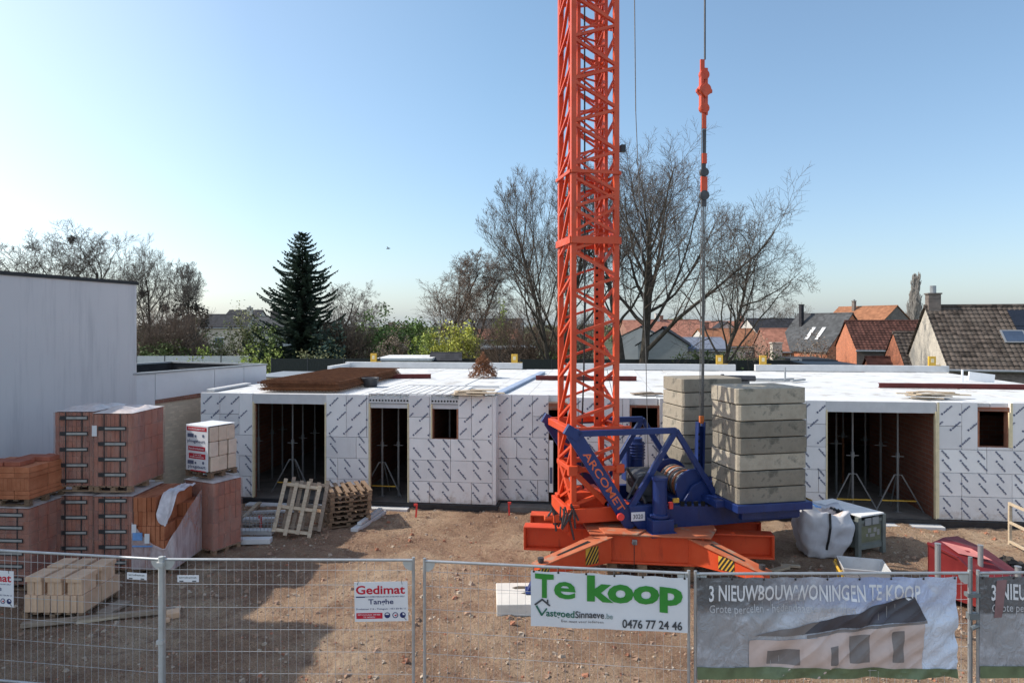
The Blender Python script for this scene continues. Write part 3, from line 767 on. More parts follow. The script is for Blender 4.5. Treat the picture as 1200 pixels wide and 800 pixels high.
# --- outer mast
m = MB()
ch = ((0.05, 0.05), (W+.05, .05), (W+.05, W+.05), (.05, W+.05))
for (x, y) in ch: m.bar((x, y, 1.05), (x, y, ZM), .115, .115)
m.build('mast_chord', MT['orange'], crane, bevel=.008)
p = .894
def zig(m, a, b, z0, z1, rise, w, ph=0.0, out=(0, 0)):
    """single zigzag between two chords a, b (xy); rise = how far the second node sits above the first"""
    z = z0+ph
    while z < z1:
        A = Vector((a[0]+out[0], a[1]+out[1], z)); B = Vector((b[0]+out[0], b[1]+out[1], z+rise)); C = Vector((a[0]+out[0], a[1]+out[1], z+p))
        m.bar(A, B, w, w*.8); m.bar(B+Vector((0, 0, .05)), C-Vector((0, 0, .05)), w, w*.8); z += p
m = MB(); zs = 1.32
zig(m, ch[0], ch[1], zs, ZM-1, .30, .076, .10, (0, -.02))
m.build('front_lacing', MT['orange'], crane)
m = MB(); zig(m, ch[3], ch[2], zs, ZM-1, .30, .062, .42, (0, .02)); m.build('rear_lacing', MT['orange'], crane)
m = MB(); zig(m, ch[0], ch[3], zs, ZM-1, -.42, .065, .44, (-.02, 0)); m.build('side_lacing', MT['orange'], crane)
m = MB(); zig(m, ch[1], ch[2], zs, ZM-1, .44, .062, .30, (.02, 0)); m.build('side_lacing', MT['orange'], crane)
# --- inner telescopic mast
m = MB(); e = .17; zi = 6.75
ci = ((.05+e, .05+e), (W+.05-e, .05+e), (W+.05-e, W+.05-e), (.05+e, W+.05-e))
for (x, y) in ci: m.bar((x, y, zi), (x, y, ZM+1), .075, .075)
for k in range(4):
    a, b = ci[k], ci[(k+1) % 4]; zig(m, a, b, zi+.2, ZM, .38 if k % 2 == 0 else -.3, .045, .2*k)
z = zi+.3
while z < ZM:
    for k in (0, 2): m.bar((*ci[k], z), (*ci[(k+1) % 4], z+.12), .035)
    z += p/2
m.build('inner_mast', MT['orange'], crane)
# collars
m = MB()
def ring(m, z, h, o=.07, t=.03):
    m.bb(-.02-o+.07, W+.12+o-.07, -.02-t, -.02, z, z+h); m.bb(-.02-o+.07, W+.12+o-.07, W+.12, W+.12+t, z, z+h)
    m.bb(-.02-t, -.02, -.02, W+.12, z, z+h); m.bb(W+.12, W+.12+t, -.02, W+.12, z, z+h)
ring(m, 6.90, .15); ring(m, 8.38, .07)
for (a, b) in ((ch[0], ch[1]), (ch[1], ch[2])):
    m.bar((*a, 7.15), (*b, 7.7), .12, .05); m.bar((*a, 8.3), (*b, 7.85), .12, .05)
m.build('mast_collar', MT['orange'], crane, bevel=.004)
# rack plate with holes seen low on the right side of the mast
m = MB(); m.bb(W-.16, W-.04, W-.1, W-.06, 2.9, 6.7); m.build('rack_plate', MT['orange'], crane)
h = MB()
for k in range(22): h.tube((W-.10, W-.102, 3.1+k*.16), (W-.10, W-.108, 3.1+k*.16), .03, 8)
h.build('rack_hole', MT['darkhole'], crane)
# dark cable hanging inside the mast, lamp bracket
m = MB(); m.ptube([(.44, .5, 17), (.45, .5, 6), (.43, .5, 4.2), (.37, .5, 2.6), (.42, .5, 1.5)], .018, 6); m.build('power_cable', MT['black'], crane)
m = MB(); m.box((W+.2, .05, 8.95), (.10, .12, .15)); m.build('work_lamp', MT['black'], crane)
# foot of the mast
m = MB(); m.bb(-.12, W+.4, -.12, -.02, 1.06, 1.36); m.bb(-.12, W+.4, W+.12, W+.22, 1.06, 1.36); m.bb(-.12, -.02, -.02, W+.12, 1.06, 1.36); m.bb(W+.30, W+.40, -.02, W+.12, 1.06, 1.36)
m.bb(-.02, W+.3, -.02, W+.12, 1.06, 1.10); m.bb(.1, .8, .2, .9, 1.1, 1.62)
for (x, y) in ch: m.box((x, y, 1.40), (.22, .22, .06))
m.build('mast_foot', MT['orange'], crane, bevel=.01)
m = MB(); m.bar((.0, .02, 2.15), (W+.1, .02, 2.15), .1); m.bar((.0, W+.1, 2.15), (W+.1, W+.1, 2.15), .1); m.bar((.02, 0, 2.15), (.02, W+.1, 2.15), .1)
m.bar((.05, -.03, 2.1), (W*.75, -.03, 1.45), .11); m.bar((.05, .05, 1.45), (.05, W, 2.1), .1)
m.box((.0, -.06, 2.15), (.2, .14, .2)); m.box((W+.1, -.02, 2.15), (.18, .14, .18)); m.build('mast_foot_brace', MT['orange'], crane, bevel=.008)
# cluster of hoses and clamps at the left of the foot
m = MB(); r = random.Random(6)
for k in range(9):
    a = Vector((-.28+r.uniform(-.18, .14), -.2+r.uniform(-.15, .1), 1.0+r.uniform(0, .1)))
    b = a+Vector((r.uniform(-.22, .22), r.uniform(-.1, .1), r.uniform(.25, .5))); c = b+Vector((r.uniform(-.2, .2), 0, r.uniform(-.5, -.2)))
    m.ptube([a, a.lerp(b, .5)+Vector((.06, 0, .05)), b, c], .022, 6)
m.build('hose_bundle', MT['darksteel'], crane)
m = MB(); m.box((-.38, -.15, 1.22), (.16, .2, .16)); m.box((-.2, -.2, 1.12), (.12, .12, .35)); m.box((-.08, -.2, 1.0), (.1, .1, .3)); m.tube((-.45, -.12, 1.22), (-.62, -.12, 1.22), .06, 8)
m.build('clamp', MT['orange'], crane, bevel=.008)

# --- blue A-frames either side of the mast
FR, RE = -.38, 1.42
def aframe(y, letters):
    t = MB()
    a, b = P(671, 507, FR), P(741, 617, FR); a.y = b.y = y
    k, d, e_ = P(792, 504, FR), P(737, 598, FR), P(838, 580, FR)
    for v in (k, d, e_): v.y = y
    t.bar(a, b, .09, .30, up=(0, 0, 1))
    t.bar(a+Vector((.1, 0, -.02)), k, .11, .12); t.bar(k, d, .10, .115); t.bar(k, e_, .10, .115)
    t.box(a+Vector((.0, 0, -.0)), (.34, .11, .22), rot=Matrix.Rotation(.55, 3, 'Y'))
    o = t.build('side_frame', MT['blue'], crane, bevel=.008)
    if letters:
        dirv = (b-a).normalized(); up = Vector((-dirv.z, 0, dirv.x)); up = up if up.z > 0 else -up
        q = MB(); L = (b-a).length
        letter(q, 'ARCOMET', a+dirv*L*.20-up*.072+Vector((0, -.0475, 0)), dirv, up, L*.62, .145, 0, .012, 3)
        q.build('lettering', mat('letter_orange', (.62, .13, .05), .5, .1, 4), o)
aframe(FR, True); aframe(RE, False)
ta = P(671, 507, FR)
m = MB(); m.bar((ta.x+.02, FR+.06, ta.z), (ta.x+.02, RE-.06, ta.z), .15, .15); m.bar((W+.2, FR+.06, ta.z-.02), (W+.2, RE-.06, ta.z-.02), .12, .12)
m.bar((ta.x, FR+.09, ta.z+.03), (W+.25, FR+.09, ta.z+.03), .06, .13); m.bar((ta.x, RE-.09, ta.z+.03), (W+.25, RE-.09, ta.z+.03), .06, .13)
m.build('guide_frame', MT['orange'], crane, bevel=.01)
# --- slewing platform
pl = [P(737, 593, -.48), P(776, 592, -.48), P(790, 592, -.48), P(936, 588, -.48), P(936, 606, -.48), P(800, 619, -.48), P(752, 624, -.48), P(742, 612, -.48)]
m = MB(); m.prism(pl, (0, .16, 0)); m.prism([v+Vector((0, 1.86, 0)) for v in pl], (0, .16, 0))
zl = P(800, 592, -.48).z
x0, x1 = pl[0].x+.02, pl[3].x
m.bb(x0, x1, -.315, 1.375, zl-.30, zl-.26); m.bb(x0, x0+.1, -.315, 1.375, zl-.3, zl-.02); m.bb(x1-.12, x1-.02, -.315, 1.375, zl-.3, zl-.03)
m.build('platform', MT['blue'], crane, bevel=.01)
# open slots in the platform side
h = MB()
for k in range(5):
    a = P(800+k*8, 588.5, -.485); h.box((a.x, -.47, a.z-.03), (.09, .03, .10))
h.build('slot', MT['darkhole'], crane)
# ballast tray
xt0, xt1, yt0, yt1 = 3.0, 4.68, -1.42, 2.40
m = MB(); m.bb(xt0, xt1, yt0, yt1, 1.44, 1.60); m.bb(xt0-.2, xt0, yt0+.5, yt1-.5, 1.44, 1.58); m.bb(xt0+.3, xt1-.05, yt0+.35, yt0+.5, 1.2, 1.44); m.bb(xt0+.3, xt1-.05, yt1-.5, yt1-.35, 1.2, 1.44)
m.build('ballast_tray', MT['blue'], crane, bevel=.012)
def stripes(o, ex, ey, w, h, parent, name='hazard_plate', n=4):
    """black and yellow warning plate lying in the plane o + ex,ey"""
    o, ex, ey = Vector(o), Vector(ex).normalized(), Vector(ey).normalized(); nn = ex.cross(ey).normalized()
    q = MB(); q.poly([o, o+ex*w, o+ex*w+ey*h, o+ey*h]); s = w/n
    for k in range(-1, n+1):
        pts = []
        for (tx, ty) in ((k*s, 0), (k*s+s*.5, 0), (k*s+s*.5+h*.7, h), (k*s+h*.7, h)): pts.append((tx, ty))
        out = []
        def clip(ps, f, lim, lo):
            res = []
            for i in range(len(ps)):
                a, c = ps[i], ps[(i+1) % len(ps)]; ia = (a[0] >= lim) if lo else (a[0] <= lim); ic = (c[0] >= lim) if lo else (c[0] <= lim)
                if ia: res.append(a)
                if ia != ic:
                    t = (lim-a[0])/(c[0]-a[0]); res.append((lim, a[1]+t*(c[1]-a[1])))
            return res
        pts = clip(pts, 0, 0, True)
        if len(pts) > 2: pts = clip(pts, 0, w, False)
        if len(pts) > 2: q.poly([o+ex*a+ey*c+nn*.004 for a, c in pts], 1)
    q.build(name, [MT['yellow'], MT['black']], parent)
a = P(934, 592, -.48); stripes((xt1+.02, yt0+.05, 1.42), (0, 1, 0), (0, 0, 1), .5, .2, crane)
stripes((x1-.28, -.487, zl-.21), (1, 0, 0), (0, 0, 1), .24, .17, crane)
# winch
m = MB(); dc = P(806, 566, .2); dr = .32
wx, wz = dc.x-.05, dc.z-.02
for k in range(14):
    y0 = -.12+k*.075; m.tube((wx, y0, wz), (wx, y0+.066, wz), dr-.02*(k % 2), 20, k % 3)
m.build('winch_drum', [MT['rope'], mat('rope_orange', (.40, .14, .06), .7, .3, 12), MT['zinc']], crane)
m = MB()
for y0 in (-.2, .98): m.tube((wx, y0, wz), (wx, y0+.06, wz), .42, 24)
m.prism([P(800, 589, -.3), P(812, 569, -.3), P(826, 562, -.3), P(838, 566, -.3), P(846, 589, -.3)], (0, .08, 0))
m.prism([P(800, 589, -.3)+Vector((0, 1.45, 0)), P(812, 569, -.3)+Vector((0, 1.45, 0)), P(838, 566, -.3)+Vector((0, 1.45, 0)), P(846, 589, -.3)+Vector((0, 1.45, 0))], (0, .08, 0))
m.box((wx, .45, wz-.3), (.9, 1.3, .14)); m.build('winch_frame', MT['blue'], crane, bevel=.008)
# slewing motor (front post) and hoist motor (behind)
a, b = P(773, 600, -.62), P(773, 562, -.62)
m = MB(); m.tube((a.x, -.62, 1.05), (a.x, -.62, b.z), .15, 20); m.tube((a.x, -.62, b.z), (a.x, -.62, b.z+.06), .17, 20); m.tube((a.x, -.62, 1.25), (a.x, -.62, 1.31), .21, 20)
m.box((a.x, -.62, 1.06), (.46, .40, .34)); m.box((a.x, -.62, .93), (.56, .5, .08)); m.build('slewing_motor', MT['blue'], crane, bevel=.012)
a, b = P(745, 562, 1.75), P(745, 517, 1.75)
m = MB(); m.tube((a.x, 1.75, 1.3), (a.x, 1.75, b.z), .20, 20); m.tube((a.x, 1.75, b.z), (a.x, 1.75, b.z+.09), .16, 20)
for k in range(6): m.tube((a.x, 1.75, b.z-.06-k*.07), (a.x, 1.75, b.z-.03-k*.07), .225, 20)
m.box((a.x-.26, 1.7, 1.8), (.14, .3, .62)); m.tube((a.x-.3, 1.5, 1.7), (a.x-.3, 1.5, 2.3), .05, 10); m.build('hoist_motor', MT['blue'], crane, bevel=.01)
m = MB(); m.box((P(757, 575, .7).x, .7, 1.62), (.55, 1.0, .55)); m.tube((P(755, 575, .3).x, .1, 1.75), (P(755, 575, .3).x, .7, 1.75), .25, 16)
m.ptube([P(720, 560, .1), P(735, 548, .2), P(748, 570, .3), P(757, 590, .0)], .035, 8); m.ptube([P(735, 585, -.2), P(748, 560, -.1), P(765, 552, 0), P(770, 585, 0)], .03, 8)
m.build('gearbox', MT['darksteel'], crane, bevel=.02)
m = MB(); m.box(P(792, 586, -.52), (.13, .05, .09)); m.build('warning_tag', MT['yellow'], crane, bevel=.005)
m = MB(); m.box(P(786, 592, -.5), (.09, .06, .14)); m.build('valve', MT['stake'], crane, bevel=.01)
a = P(748, 605, -.5); m = MB(); m.box((a.x, -.487, a.z), (.30, .006, .18)); o = m.build('number_plate', MT['plastlabel'], crane)
q = MB(); letter(q, '3020', (a.x-.11, -.4915, a.z-.045), (1, 0, 0), (0, 0, 1), .22, .09, 0, .015); q.build('lettering', MT['signgrey'], o)
a = P(727, 605, -.5); m = MB(); m.tube((a.x, -.48, a.z), (a.x, -.54, a.z), .075, 16); m.build('pin', MT['stake'], crane)
# slew ring and struts down to the base
# --- cross base (its own heading)
HF = Frame(2.92, 14.70, -7)
MI = CF.mat().inverted() @ HF.mat()
def basepart(m, name, mt, bevel=.01, parent=crane): return m.xform(MI).build(name, mt, parent, bevel=bevel)
m = MB()
def hbeam(m, x0, x1, y, z0, z1, w=.34):
    m.bb(x0, x1, y-.02, y+.02, z0+.045, z1-.035); m.bb(x0, x1, y-w/2, y+w/2, z1-.035, z1); m.bb(x0, x1, y-w/2, y+w/2, z0, z0+.045)
    n = 1
    for k in range(n+1): 
        x = x0+.02+(x1-x0-.04)*k/n; m.bb(x-.012, x+.012, y-w/2+.02, y+w/2-.02, z0+.045, z1-.035)
hbeam(m, -2.65, -1.06, 0, .36, .86); m.bb(-2.67, -2.64, -.17, .17, .36, .86); basepart(m, 'base_beam', MT['orange'])
m = MB(); hbeam(m, .99, 2.50, 0, .36, .86); m.bb(2.49, 2.52, -.17, .17, .36, .86); basepart(m, 'base_beam', MT['orange'])
m = MB(); hbeam(m, -2.60, 2.45, .95, .36, .86); m.bb(-2.62, -2.59, .78, 1.12, .36, .86); m.bb(2.44, 2.47, .78, 1.12, .36, .86); basepart(m, 'base_beam', MT['orange'])
m = MB()
m.bb(-1.05, .98, -.72, -.68, .40, .92); m.bb(-1.05, .98, -.78, -.68+.12, .36, .40); m.bb(-1.05, -1.0, -.68, 1.2, .4, .92); m.bb(.93, .98, -.68, 1.2, .4, .92); m.bb(-1.05, .98, 1.16, 1.2, .4, .92)
m.bb(-1.09, -1.05, -.74, -.68, .36, .92); m.bb(.98, 1.02, -.74, -.68, .36, .92)
m.bb(-1.05, .98, -.66, 1.16, .36, .39)
basepart(m, 'centre_box', MT['orange'])
m = MB(); m.prism([(-1.25, -.80, .925), (1.15, -.80, .925), (1.35, -.2, .925), (1.35, 1.25, .925), (-1.4, 1.25, .925), (-1.4, -.1, .925)], (0, 0, .035)); m.prism([(-.95, -.85, .962), (-.3, -.85, .962), (-.1, -.5, .962), (-1.1, -.4, .962)], (0, 0, .03)); basepart(m, 'deck_plate', MT['orangedust'])
m = MB(); m.lathe([(.62, .96), (.62, 1.03), (.55, 1.03), (.55, 1.17), (.40, 1.17)], 32, (.1, .25, 0)); basepart(m, 'slew_ring', MT['darksteel'], 0)
m = MB(); m.box((-.35, -.75, .80), (.10, .06, .10)); m.tube((-.36, -.78, .79), (-.36, -.74, .79), .05, 10); basepart(m, 'lock', MT['zinc'])
m = MB(); m.tube((-.36, -.79, .76), (-.37, -.86, .02), .008, 5); basepart(m, 'hanging_wire', MT['black'], 0)
# outriggers
def outrigger(root, tip, w0, w1, rz0, rz1, tz0, tz1, side):
    root, tip = Vector(root), Vector(tip); d = (tip-root); d.z = 0; L = d.length; d.normalize(); n = Vector((-d.y, d.x, 0))
    def q(s, o, z): return root+d*s+n*o+Vector((0, 0, z))
    m = MB()
    vs = [q(0, -w0, rz0), q(0, w0, rz0), q(0, w0, rz1), q(0, -w0, rz1), q(L, -w1, tz0), q(L, w1, tz0), q(L, w1, tz1), q(L, -w1, tz1)]
    m.add(vs, [(0, 1, 2, 3), (7, 6, 5, 4), (0, 4, 5, 1), (1, 5, 6, 2), (3, 2, 6, 7), (3, 7, 4, 0)])
    vs2 = [q(0, -w0-.04, rz1), q(0, w0+.04, rz1), q(L+.02, w1+.03, tz1), q(L+.02, -w1-.03, tz1)]
    m2 = MB(); m2.prism([v+Vector((0, 0, .001)) for v in vs2], (0, 0, .022))
    sl = [q(L*.25, -.045, 0), q(L*.25, .045, 0), q(L*.72, .03, 0), q(L*.72, -.03, 0)]
    zz = lambda s: rz1+(tz1-rz1)*s
    m3 = MB(); m3.poly([Vector((v.x, v.y, zz(f)+.028)) for v, f in zip(sl, (.25, .25, .72, .72))])
    def loc(mm): return mm.xform(CF.mat().inverted())
    o = loc(m).build('outrigger', MT['orange'], crane, bevel=.008); loc(m2).build('top_plate', MT['orangedust'], o); loc(m3).build('top_slot', MT['darkhole'], o)
    # warning plate on the camera side of the arm
    sgn = -1 if (q(0, -w0, 0).y < q(0, w0, 0).y) else 1
    for f in ((.20, .88) if side < 0 else (.42,)):
        ww = .34; a_ = q(L*f, sgn*(w0+(w1-w0)*f+.006), rz0+(tz0-rz0)*f+.05); b_ = q(L*f+ww, sgn*(w0+(w1-w0)*(f+ww/L)+.006), rz0+(tz0-rz0)*(f+ww/L)+.05)
        if a_.x > b_.x: a_, b_ = b_, a_
        I = CF.mat().inverted(); hgt = (rz1-rz0)+((tz1-tz0)-(rz1-rz0))*f-.1
        if f > .8: hgt *= .8
        stripes(I @ a_, (I.to_3x3() @ (b_-a_)), (0, 0, 1), (b_-a_).length, hgt, o)
    # jack
    j = MB(); e_ = q(L-.10, 0, 0); top = tz1+.06
    j.tube((e_.x, e_.y, .10), (e_.x, e_.y, top), .045, 12); j.tube((e_.x, e_.y, top), (e_.x, e_.y, top+.07), .06, 12); loc(j).build('jack_screw', MT['darksteel'], o)
    return e_
L1 = at(704, 640, 14.05); T1_ = at(629, 668, 12.95)
e1 = outrigger((L1.x+.1, L1.y+.05, 0), (T1_.x, T1_.y, 0), .17, .10, .40, .90, .50, .69, -1)
L2 = at(822, 640, 13.95); T2_ = at(899, 676, 12.75)
e2 = outrigger((L2.x-.15, L2.y+.05, 0), (T2_.x, T2_.y, 0), .17, .10, .40, .90, .46, .62, 1)
outrigger((HF.world(-.9, 1.2).x, HF.world(-.9, 1.2).y, 0), (HF.world(-1.9, 2.3).x, HF.world(-1.9, 2.3).y, 0), .17, .1, .4, .9, .46, .62, 1)
outrigger((HF.world(.9, 1.2).x, HF.world(.9, 1.2).y, 0), (HF.world(1.9, 2.3).x, HF.world(1.9, 2.3).y, 0), .17, .1, .4, .9, .46, .62, 1)
def jackfoot(e, z):
    m = MB(); m.prism([(e.x-.17, e.y-.10, z+.005), (e.x+.17, e.y-.10, z+.005), (e.x+.05, e.y-.10, z+.24), (e.x-.05, e.y-.10, z+.24)], (0, .2, 0)); m.box((e.x, e.y, z+.012), (.40, .36, .02))
    m.xform(CF.mat().inverted()).build('jack_foot', MT['blue'], crane, bevel=.006)
# concrete pad under the left front jack
pa = gp(582, 722); pz = .22
pf = Frame(pa.x, pa.y, 2)
m = MB(); m.bb(0, 1.02, 0, .52, 0, pz); m.bb(0, 1.02, .525, 1.05, 0, pz)
o = m.build('concrete_pad', MT['concrete'], None, bevel=.015, loc=(pa.x, pa.y, -.01), rz=pf.a)
o.data.materials[0] = mat('pale_pad', (.60, .57, .52), .85, .08, 3, bs=.2, bscale=25, spots=(.45, .42, .38), spotscale=6)
tag(o, 'low pale concrete slab under the left front jack of the crane by the banner', 'concrete slab')
m = MB(); m.prism([(.30, .78, pz+.002), (.36, .72, pz+.002), (.72, .74, pz+.002), (.74, .82, pz+.002), (.42, .86, pz+.002)], (0, 0, .004)); m.prism([(.46, .50, pz+.002), (.56, .47, pz+.002), (.66, .52, pz+.002), (.55, .56, pz+.002)], (0, 0, .004))
m.build('lifting_recess', mat('recess_dark', (.09, .075, .055), 1, .3, 6), o)
jackfoot(Vector((T1_.x-.02+.0, T1_.y+.0, 0)), pz); jackfoot(e2, 0)
m = MB(); m.tube((T1_.x+.06, T1_.y+.1, pz+.2), (T1_.x+.06, T1_.y+.1, .55), .05, 12); m.xform(CF.mat().inverted()).build('jack_screw', MT['darksteel'], crane)
# timber blocks carrying the base box
for x, y in ((-.8, -.5), (-.2, -.55), (.75, -.4), (-.8, .9), (.75, .9)): basepart(MB().bb(x-.1, x+.1, y-.2, y+.2, 0, .358), 'support_block', MT['woodold'], .01)

# --- tackle and ropes right of the mast
YR = .45
def ln(px, py): return P(px, py, YR)
m = MB(); a = ln(826, -60); b = ln(826, 70); m.tube(a, b, .022, 8); m.tube(ln(825, 152), ln(825, 182), .035, 8); m.tube(ln(825, 175), ln(825, 200), .02, 6); m.build('tie_rod', MT['darksteel'], crane)
m = MB()
def plate(m, px, y0, y1, w, t=.05):   # flat link seen edge on
    a, b = ln(px, y0), ln(px, y1); m.bar(a, b, t, w, up=(1, 0, 0))
def sheave(m, px, py, r, t=.10):
    c = ln(px, py); m.tube(c+Vector((0, -t/2, 0)), c+Vector((0, t/2, 0)), r, 18)
sheave(m, 825, 88, .115); sheave(m, 825, 106, .145, .16); sheave(m, 825, 127, .115); plate(m, 823, 70, 92, .10); plate(m, 827, 80, 135, .09); plate(m, 822, 84, 130, .07, .12)
c = ln(825, 107); m.prism([c+Vector((-.16, -.1, 0)), c+Vector((0, -.1, .17)), c+Vector((.16, -.1, 0)), c+Vector((0, -.1, -.17))], (0, .2, 0)); m.bar(c+Vector((-.19, 0, 0)), c+Vector((.19, 0, 0)), .07)
plate(m, 825, 132, 151, .10); plate(m, 825, 180, 192, .11, .08); plate(m, 825, 207, 227, .15, .06)
m.build('pulley_block', MT['orange'], crane, bevel=.006)
m = MB(); sheave(m, 825, 202, .10, .09); sheave(m, 825, 229, .11, .09); plate(m, 824, 192, 208, .07); plate(m, 825, 224, 242, .10); m.build('shackle', MT['darksteel'], crane)
m = MB()
for dx, y0 in ((-2.2, 108), (2.6, 108), (-.4, 240), (1.2, 240)):
    m.tube(ln(825+dx, y0), ln(822+dx*.9, 492), .011, 5)
m.tube(ln(824, 236), ln(822.5, 492), .018, 6); m.build('hoist_rope', MT['rope'], crane)
m = MB(); plate(m, 822, 487, 496, .10, .07); m.build('rope_socket', mat('socket_orange', (.66, .18, .05), .5, .1, 4), crane, bevel=.006)
m = MB(); a, b = ln(821, 494), ln(819, 578)
m.bar(a+Vector((-.07, 0, 0)), b+Vector((-.07, 0, 0)), .16, .035, up=(1, 0, 0)); m.bar(a+Vector((.07, 0, 0)), b+Vector((.07, 0, 0)), .16, .035, up=(1, 0, 0)); m.bar(a+Vector((0, .05, -.1)), b+Vector((0, .05, 0)), .12, .03)
m.build('tension_link', MT['blue'], crane, bevel=.006)
h = MB()
for k in range(6): c = ln(817.3, 508+k*8); h.box(c+Vector((0, -.081, 0)), (.045, .004, .05))
h.build('link_hole', MT['darkhole'], crane)
m = MB(); m.tube(P(743, -60, .9), P(745, 130, .9), .012, 5); m.tube(P(745, 130, .9), P(752, 300, .9), .010, 5); m.ptube([P(752, 300, .9), P(757, 420, .9), P(760, 560, .9)], .009, 5); m.build('thin_cable', MT['rope'], crane)
# --- jib foot/top of the mast above the picture: closing plate
m = MB(); m.bb(-.1, W+.2, -.1, W+.2, ZM, ZM+.12); m.build('mast_head', MT['orange'], crane)

# ================================================================== BALLAST BLOCKS (each can be lifted off)
def ordinal(k): return ('topmost', 'second from the top', 'third from the top', 'fourth from the top', 'fifth from the top', 'sixth from the top', 'lowest', 'eighth')[k]
bw_, bd_, bh_ = 1.55, 1.12, .327
m = MB(); c = .045
prof = [(-bw_/2+c, -bd_/2), (bw_/2-c, -bd_/2), (bw_/2, -bd_/2+c), (bw_/2, bd_/2-c), (bw_/2-c, bd_/2), (-bw_/2+c, bd_/2), (-bw_/2, bd_/2-c), (-bw_/2, -bd_/2+c)]
m.prism([(x, y, .003) for x, y in prof], (0, 0, bh_-.016))
first = m.build('ballast_block', MT['ballast'], None, bevel=.012)
used = False; r = random.Random(12)
for st, (xc, yc, nm, n) in enumerate(((3.05+bw_/2, -1.36+bd_/2, 'front', 7), (3.04+bw_/2, 1.13+bd_/2, 'rear', 7))):
    for k in range(n):
        o = first if not used else first.copy()
        if used: col.objects.link(o)
        used = True
        w = CF.world(xc+r.uniform(-.018, .018), yc+r.uniform(-.018, .018), 1.602+k*bh_*1.018)
        o.location = w; o.rotation_euler = (0, 0, CF.a+r.choice((0, math.pi))+r.uniform(-.012, .012))
        tag(o, '%s concrete ballast block of the %s stack on the crane platform' % (ordinal(n-1-k), nm), 'ballast block', 'concrete ballast blocks on the crane')
# ================================================================== PALLETS OF BRICK (left)
def pallet_base(w, d, parent, mt='woodold', name='pallet'):
    m = MB()
    for y in (-d/2+.06, 0, d/2-.06): m.bb(-w/2, w/2, y-.05, y+.05, 0, .025)
    for x in (-w/2+.06, 0, w/2-.06):
        for y in (-d/2+.06, 0, d/2-.06): m.bb(x-.05, x+.05, y-.05, y+.05, .026, .10)
    n = 6
    for i in range(n): 
        x = -w/2+.05+i*(w-.1)/(n-1); m.bb(x-.05, x+.05, -d/2, d/2, .101, .125)
    return m.build(name, MT[mt], parent)
def brick_pack(w, d, h, z0, rows, nx, ny, seed, skip=None, lay=None, gap=.004, jit=.004):
    r = random.Random(seed); m = MB(); bh = h/rows
    for k in range(rows):
        for i in range(nx):
            for j in range(ny):
                if skip and skip(i, j, k): continue
                x0 = -w/2+i*w/nx; y0 = -d/2+j*d/ny; q = r.uniform(-jit, jit)
                m.bb(x0+gap, x0+w/nx-gap, y0+gap+q, y0+d/ny-gap+q, z0+k*bh+gap*.6, z0+(k+1)*bh-gap*.6, r.choice((0, 0, 0, 1)))
    return m
def film(w, d, h, z0, seed, top=True, g=.015):
    """stretch film: a crumpled skin a little outside the bricks, loose on top"""
    r = random.Random(seed); m = MB(); nx, ny, nz = 10, 10, 12
    hx, hy = w/2+g, d/2+g
    def off(x, y, z): return .010*noise.noise(Vector((x*4+seed, y*4, z*3)))
    ring = []; per = []
    for i in range(nx): per.append((-hx+2*hx*i/nx, -hy, 0, -1))
    for i in range(ny): per.append((hx, -hy+2*hy*i/ny, 1, 0))
    for i in range(nx): per.append((hx-2*hx*i/nx, hy, 0, 1))
    for i in range(ny): per.append((-hx, hy-2*hy*i/ny, -1, 0))
    n = len(per)
    for k in range(nz+1):
        z = z0+h*k/nz
        for (x, y, ax, ay) in per:
            q = off(x, y, z)+.006; m.v.append((x+ax*q, y+ay*q, z))
    for k in range(nz):
        for i in range(n):
            j = (i+1) % n; m.f.append((k*n+i, k*n+j, (k+1)*n+j, (k+1)*n+i)); m.m.append(0)
    if top:
        b = len(m.v); g2 = 14
        for j in range(g2+1):
            for i in range(g2+1):
                x, y = -hx+2*hx*i/g2, -hy+2*hy*j/g2
                e = min(1, 5*min(i, j, g2-i, g2-j)/g2)
                m.v.append((x, y, z0+h+.012+e*(.055+.08*noise.noise(Vector((x*3.5+seed, y*3.5, 0)))+.03*noise.noise(Vector((x*9, y*9+seed, 4))))))
        for j in range(g2):
            for i in range(g2):
                a = b+j*(g2+1)+i; m.f.append((a, a+1, a+g2+2, a+g2+1)); m.m.append(1)
    return m
MT['filmtop'] = mat('film_top', (.58, .50, .47), .3, .25, 5, bs=.5, bscale=7)
def label_strips(w, d, z0, h, n, parent, y, x0=-.30, x1=.32, first=.12):
    m = MB(); step = (h-.2)/max(1, n-1)
    for k in range(n):
        z = z0+h-first-k*step
        if z < z0+.05: break
        m.bb(x0, x1, y-.006, y, z-.042, z+.042, 0)
        m.bb(x0+.14, x1-.02, y-.009, y-.0061, z-.022, z+.022, 1)
        q = MB()
    for x in (x0+.12, x1-.12): m.bb(x-.012, x+.012, y-.004, y-.001, z0, z0+h, 0)
    o = m.build('printed_strip', [MT['labelblack'], mat('strip_grey', (.36, .35, .33), .5, .2, 8)], parent)
    return o
def wrapped_pallet(name, w, d, h, loc, rz, label, seed, rows=6, nx=4, ny=5, strips=5, brick='brickred', strip_first=.12, group='film wrapped brick pallets', skip=None, filmk='film', top=True):
    t = empty(name, loc, rz, label, 'brick pallet', group)
    pallet_base(w, d, t)
    brick_pack(w, d, h-.13, .127, rows, nx, ny, seed, skip, gap=.007, jit=.008).build('brick_pack', [MT[brick], MT['brickredb']], t)
    if filmk: film(w, d, h-.13, .127, seed, top).build('plastic_wrap', [MT[filmk], MT['filmtop']], t, smooth=True)
    if strips: label_strips(w, d, .15, h-.15, strips, t, -d/2-.028, -w/2+.12, w/2-.10, strip_first)
    return t
HL = 1.63
def corner(px, py, z): return gp(px, py, z)
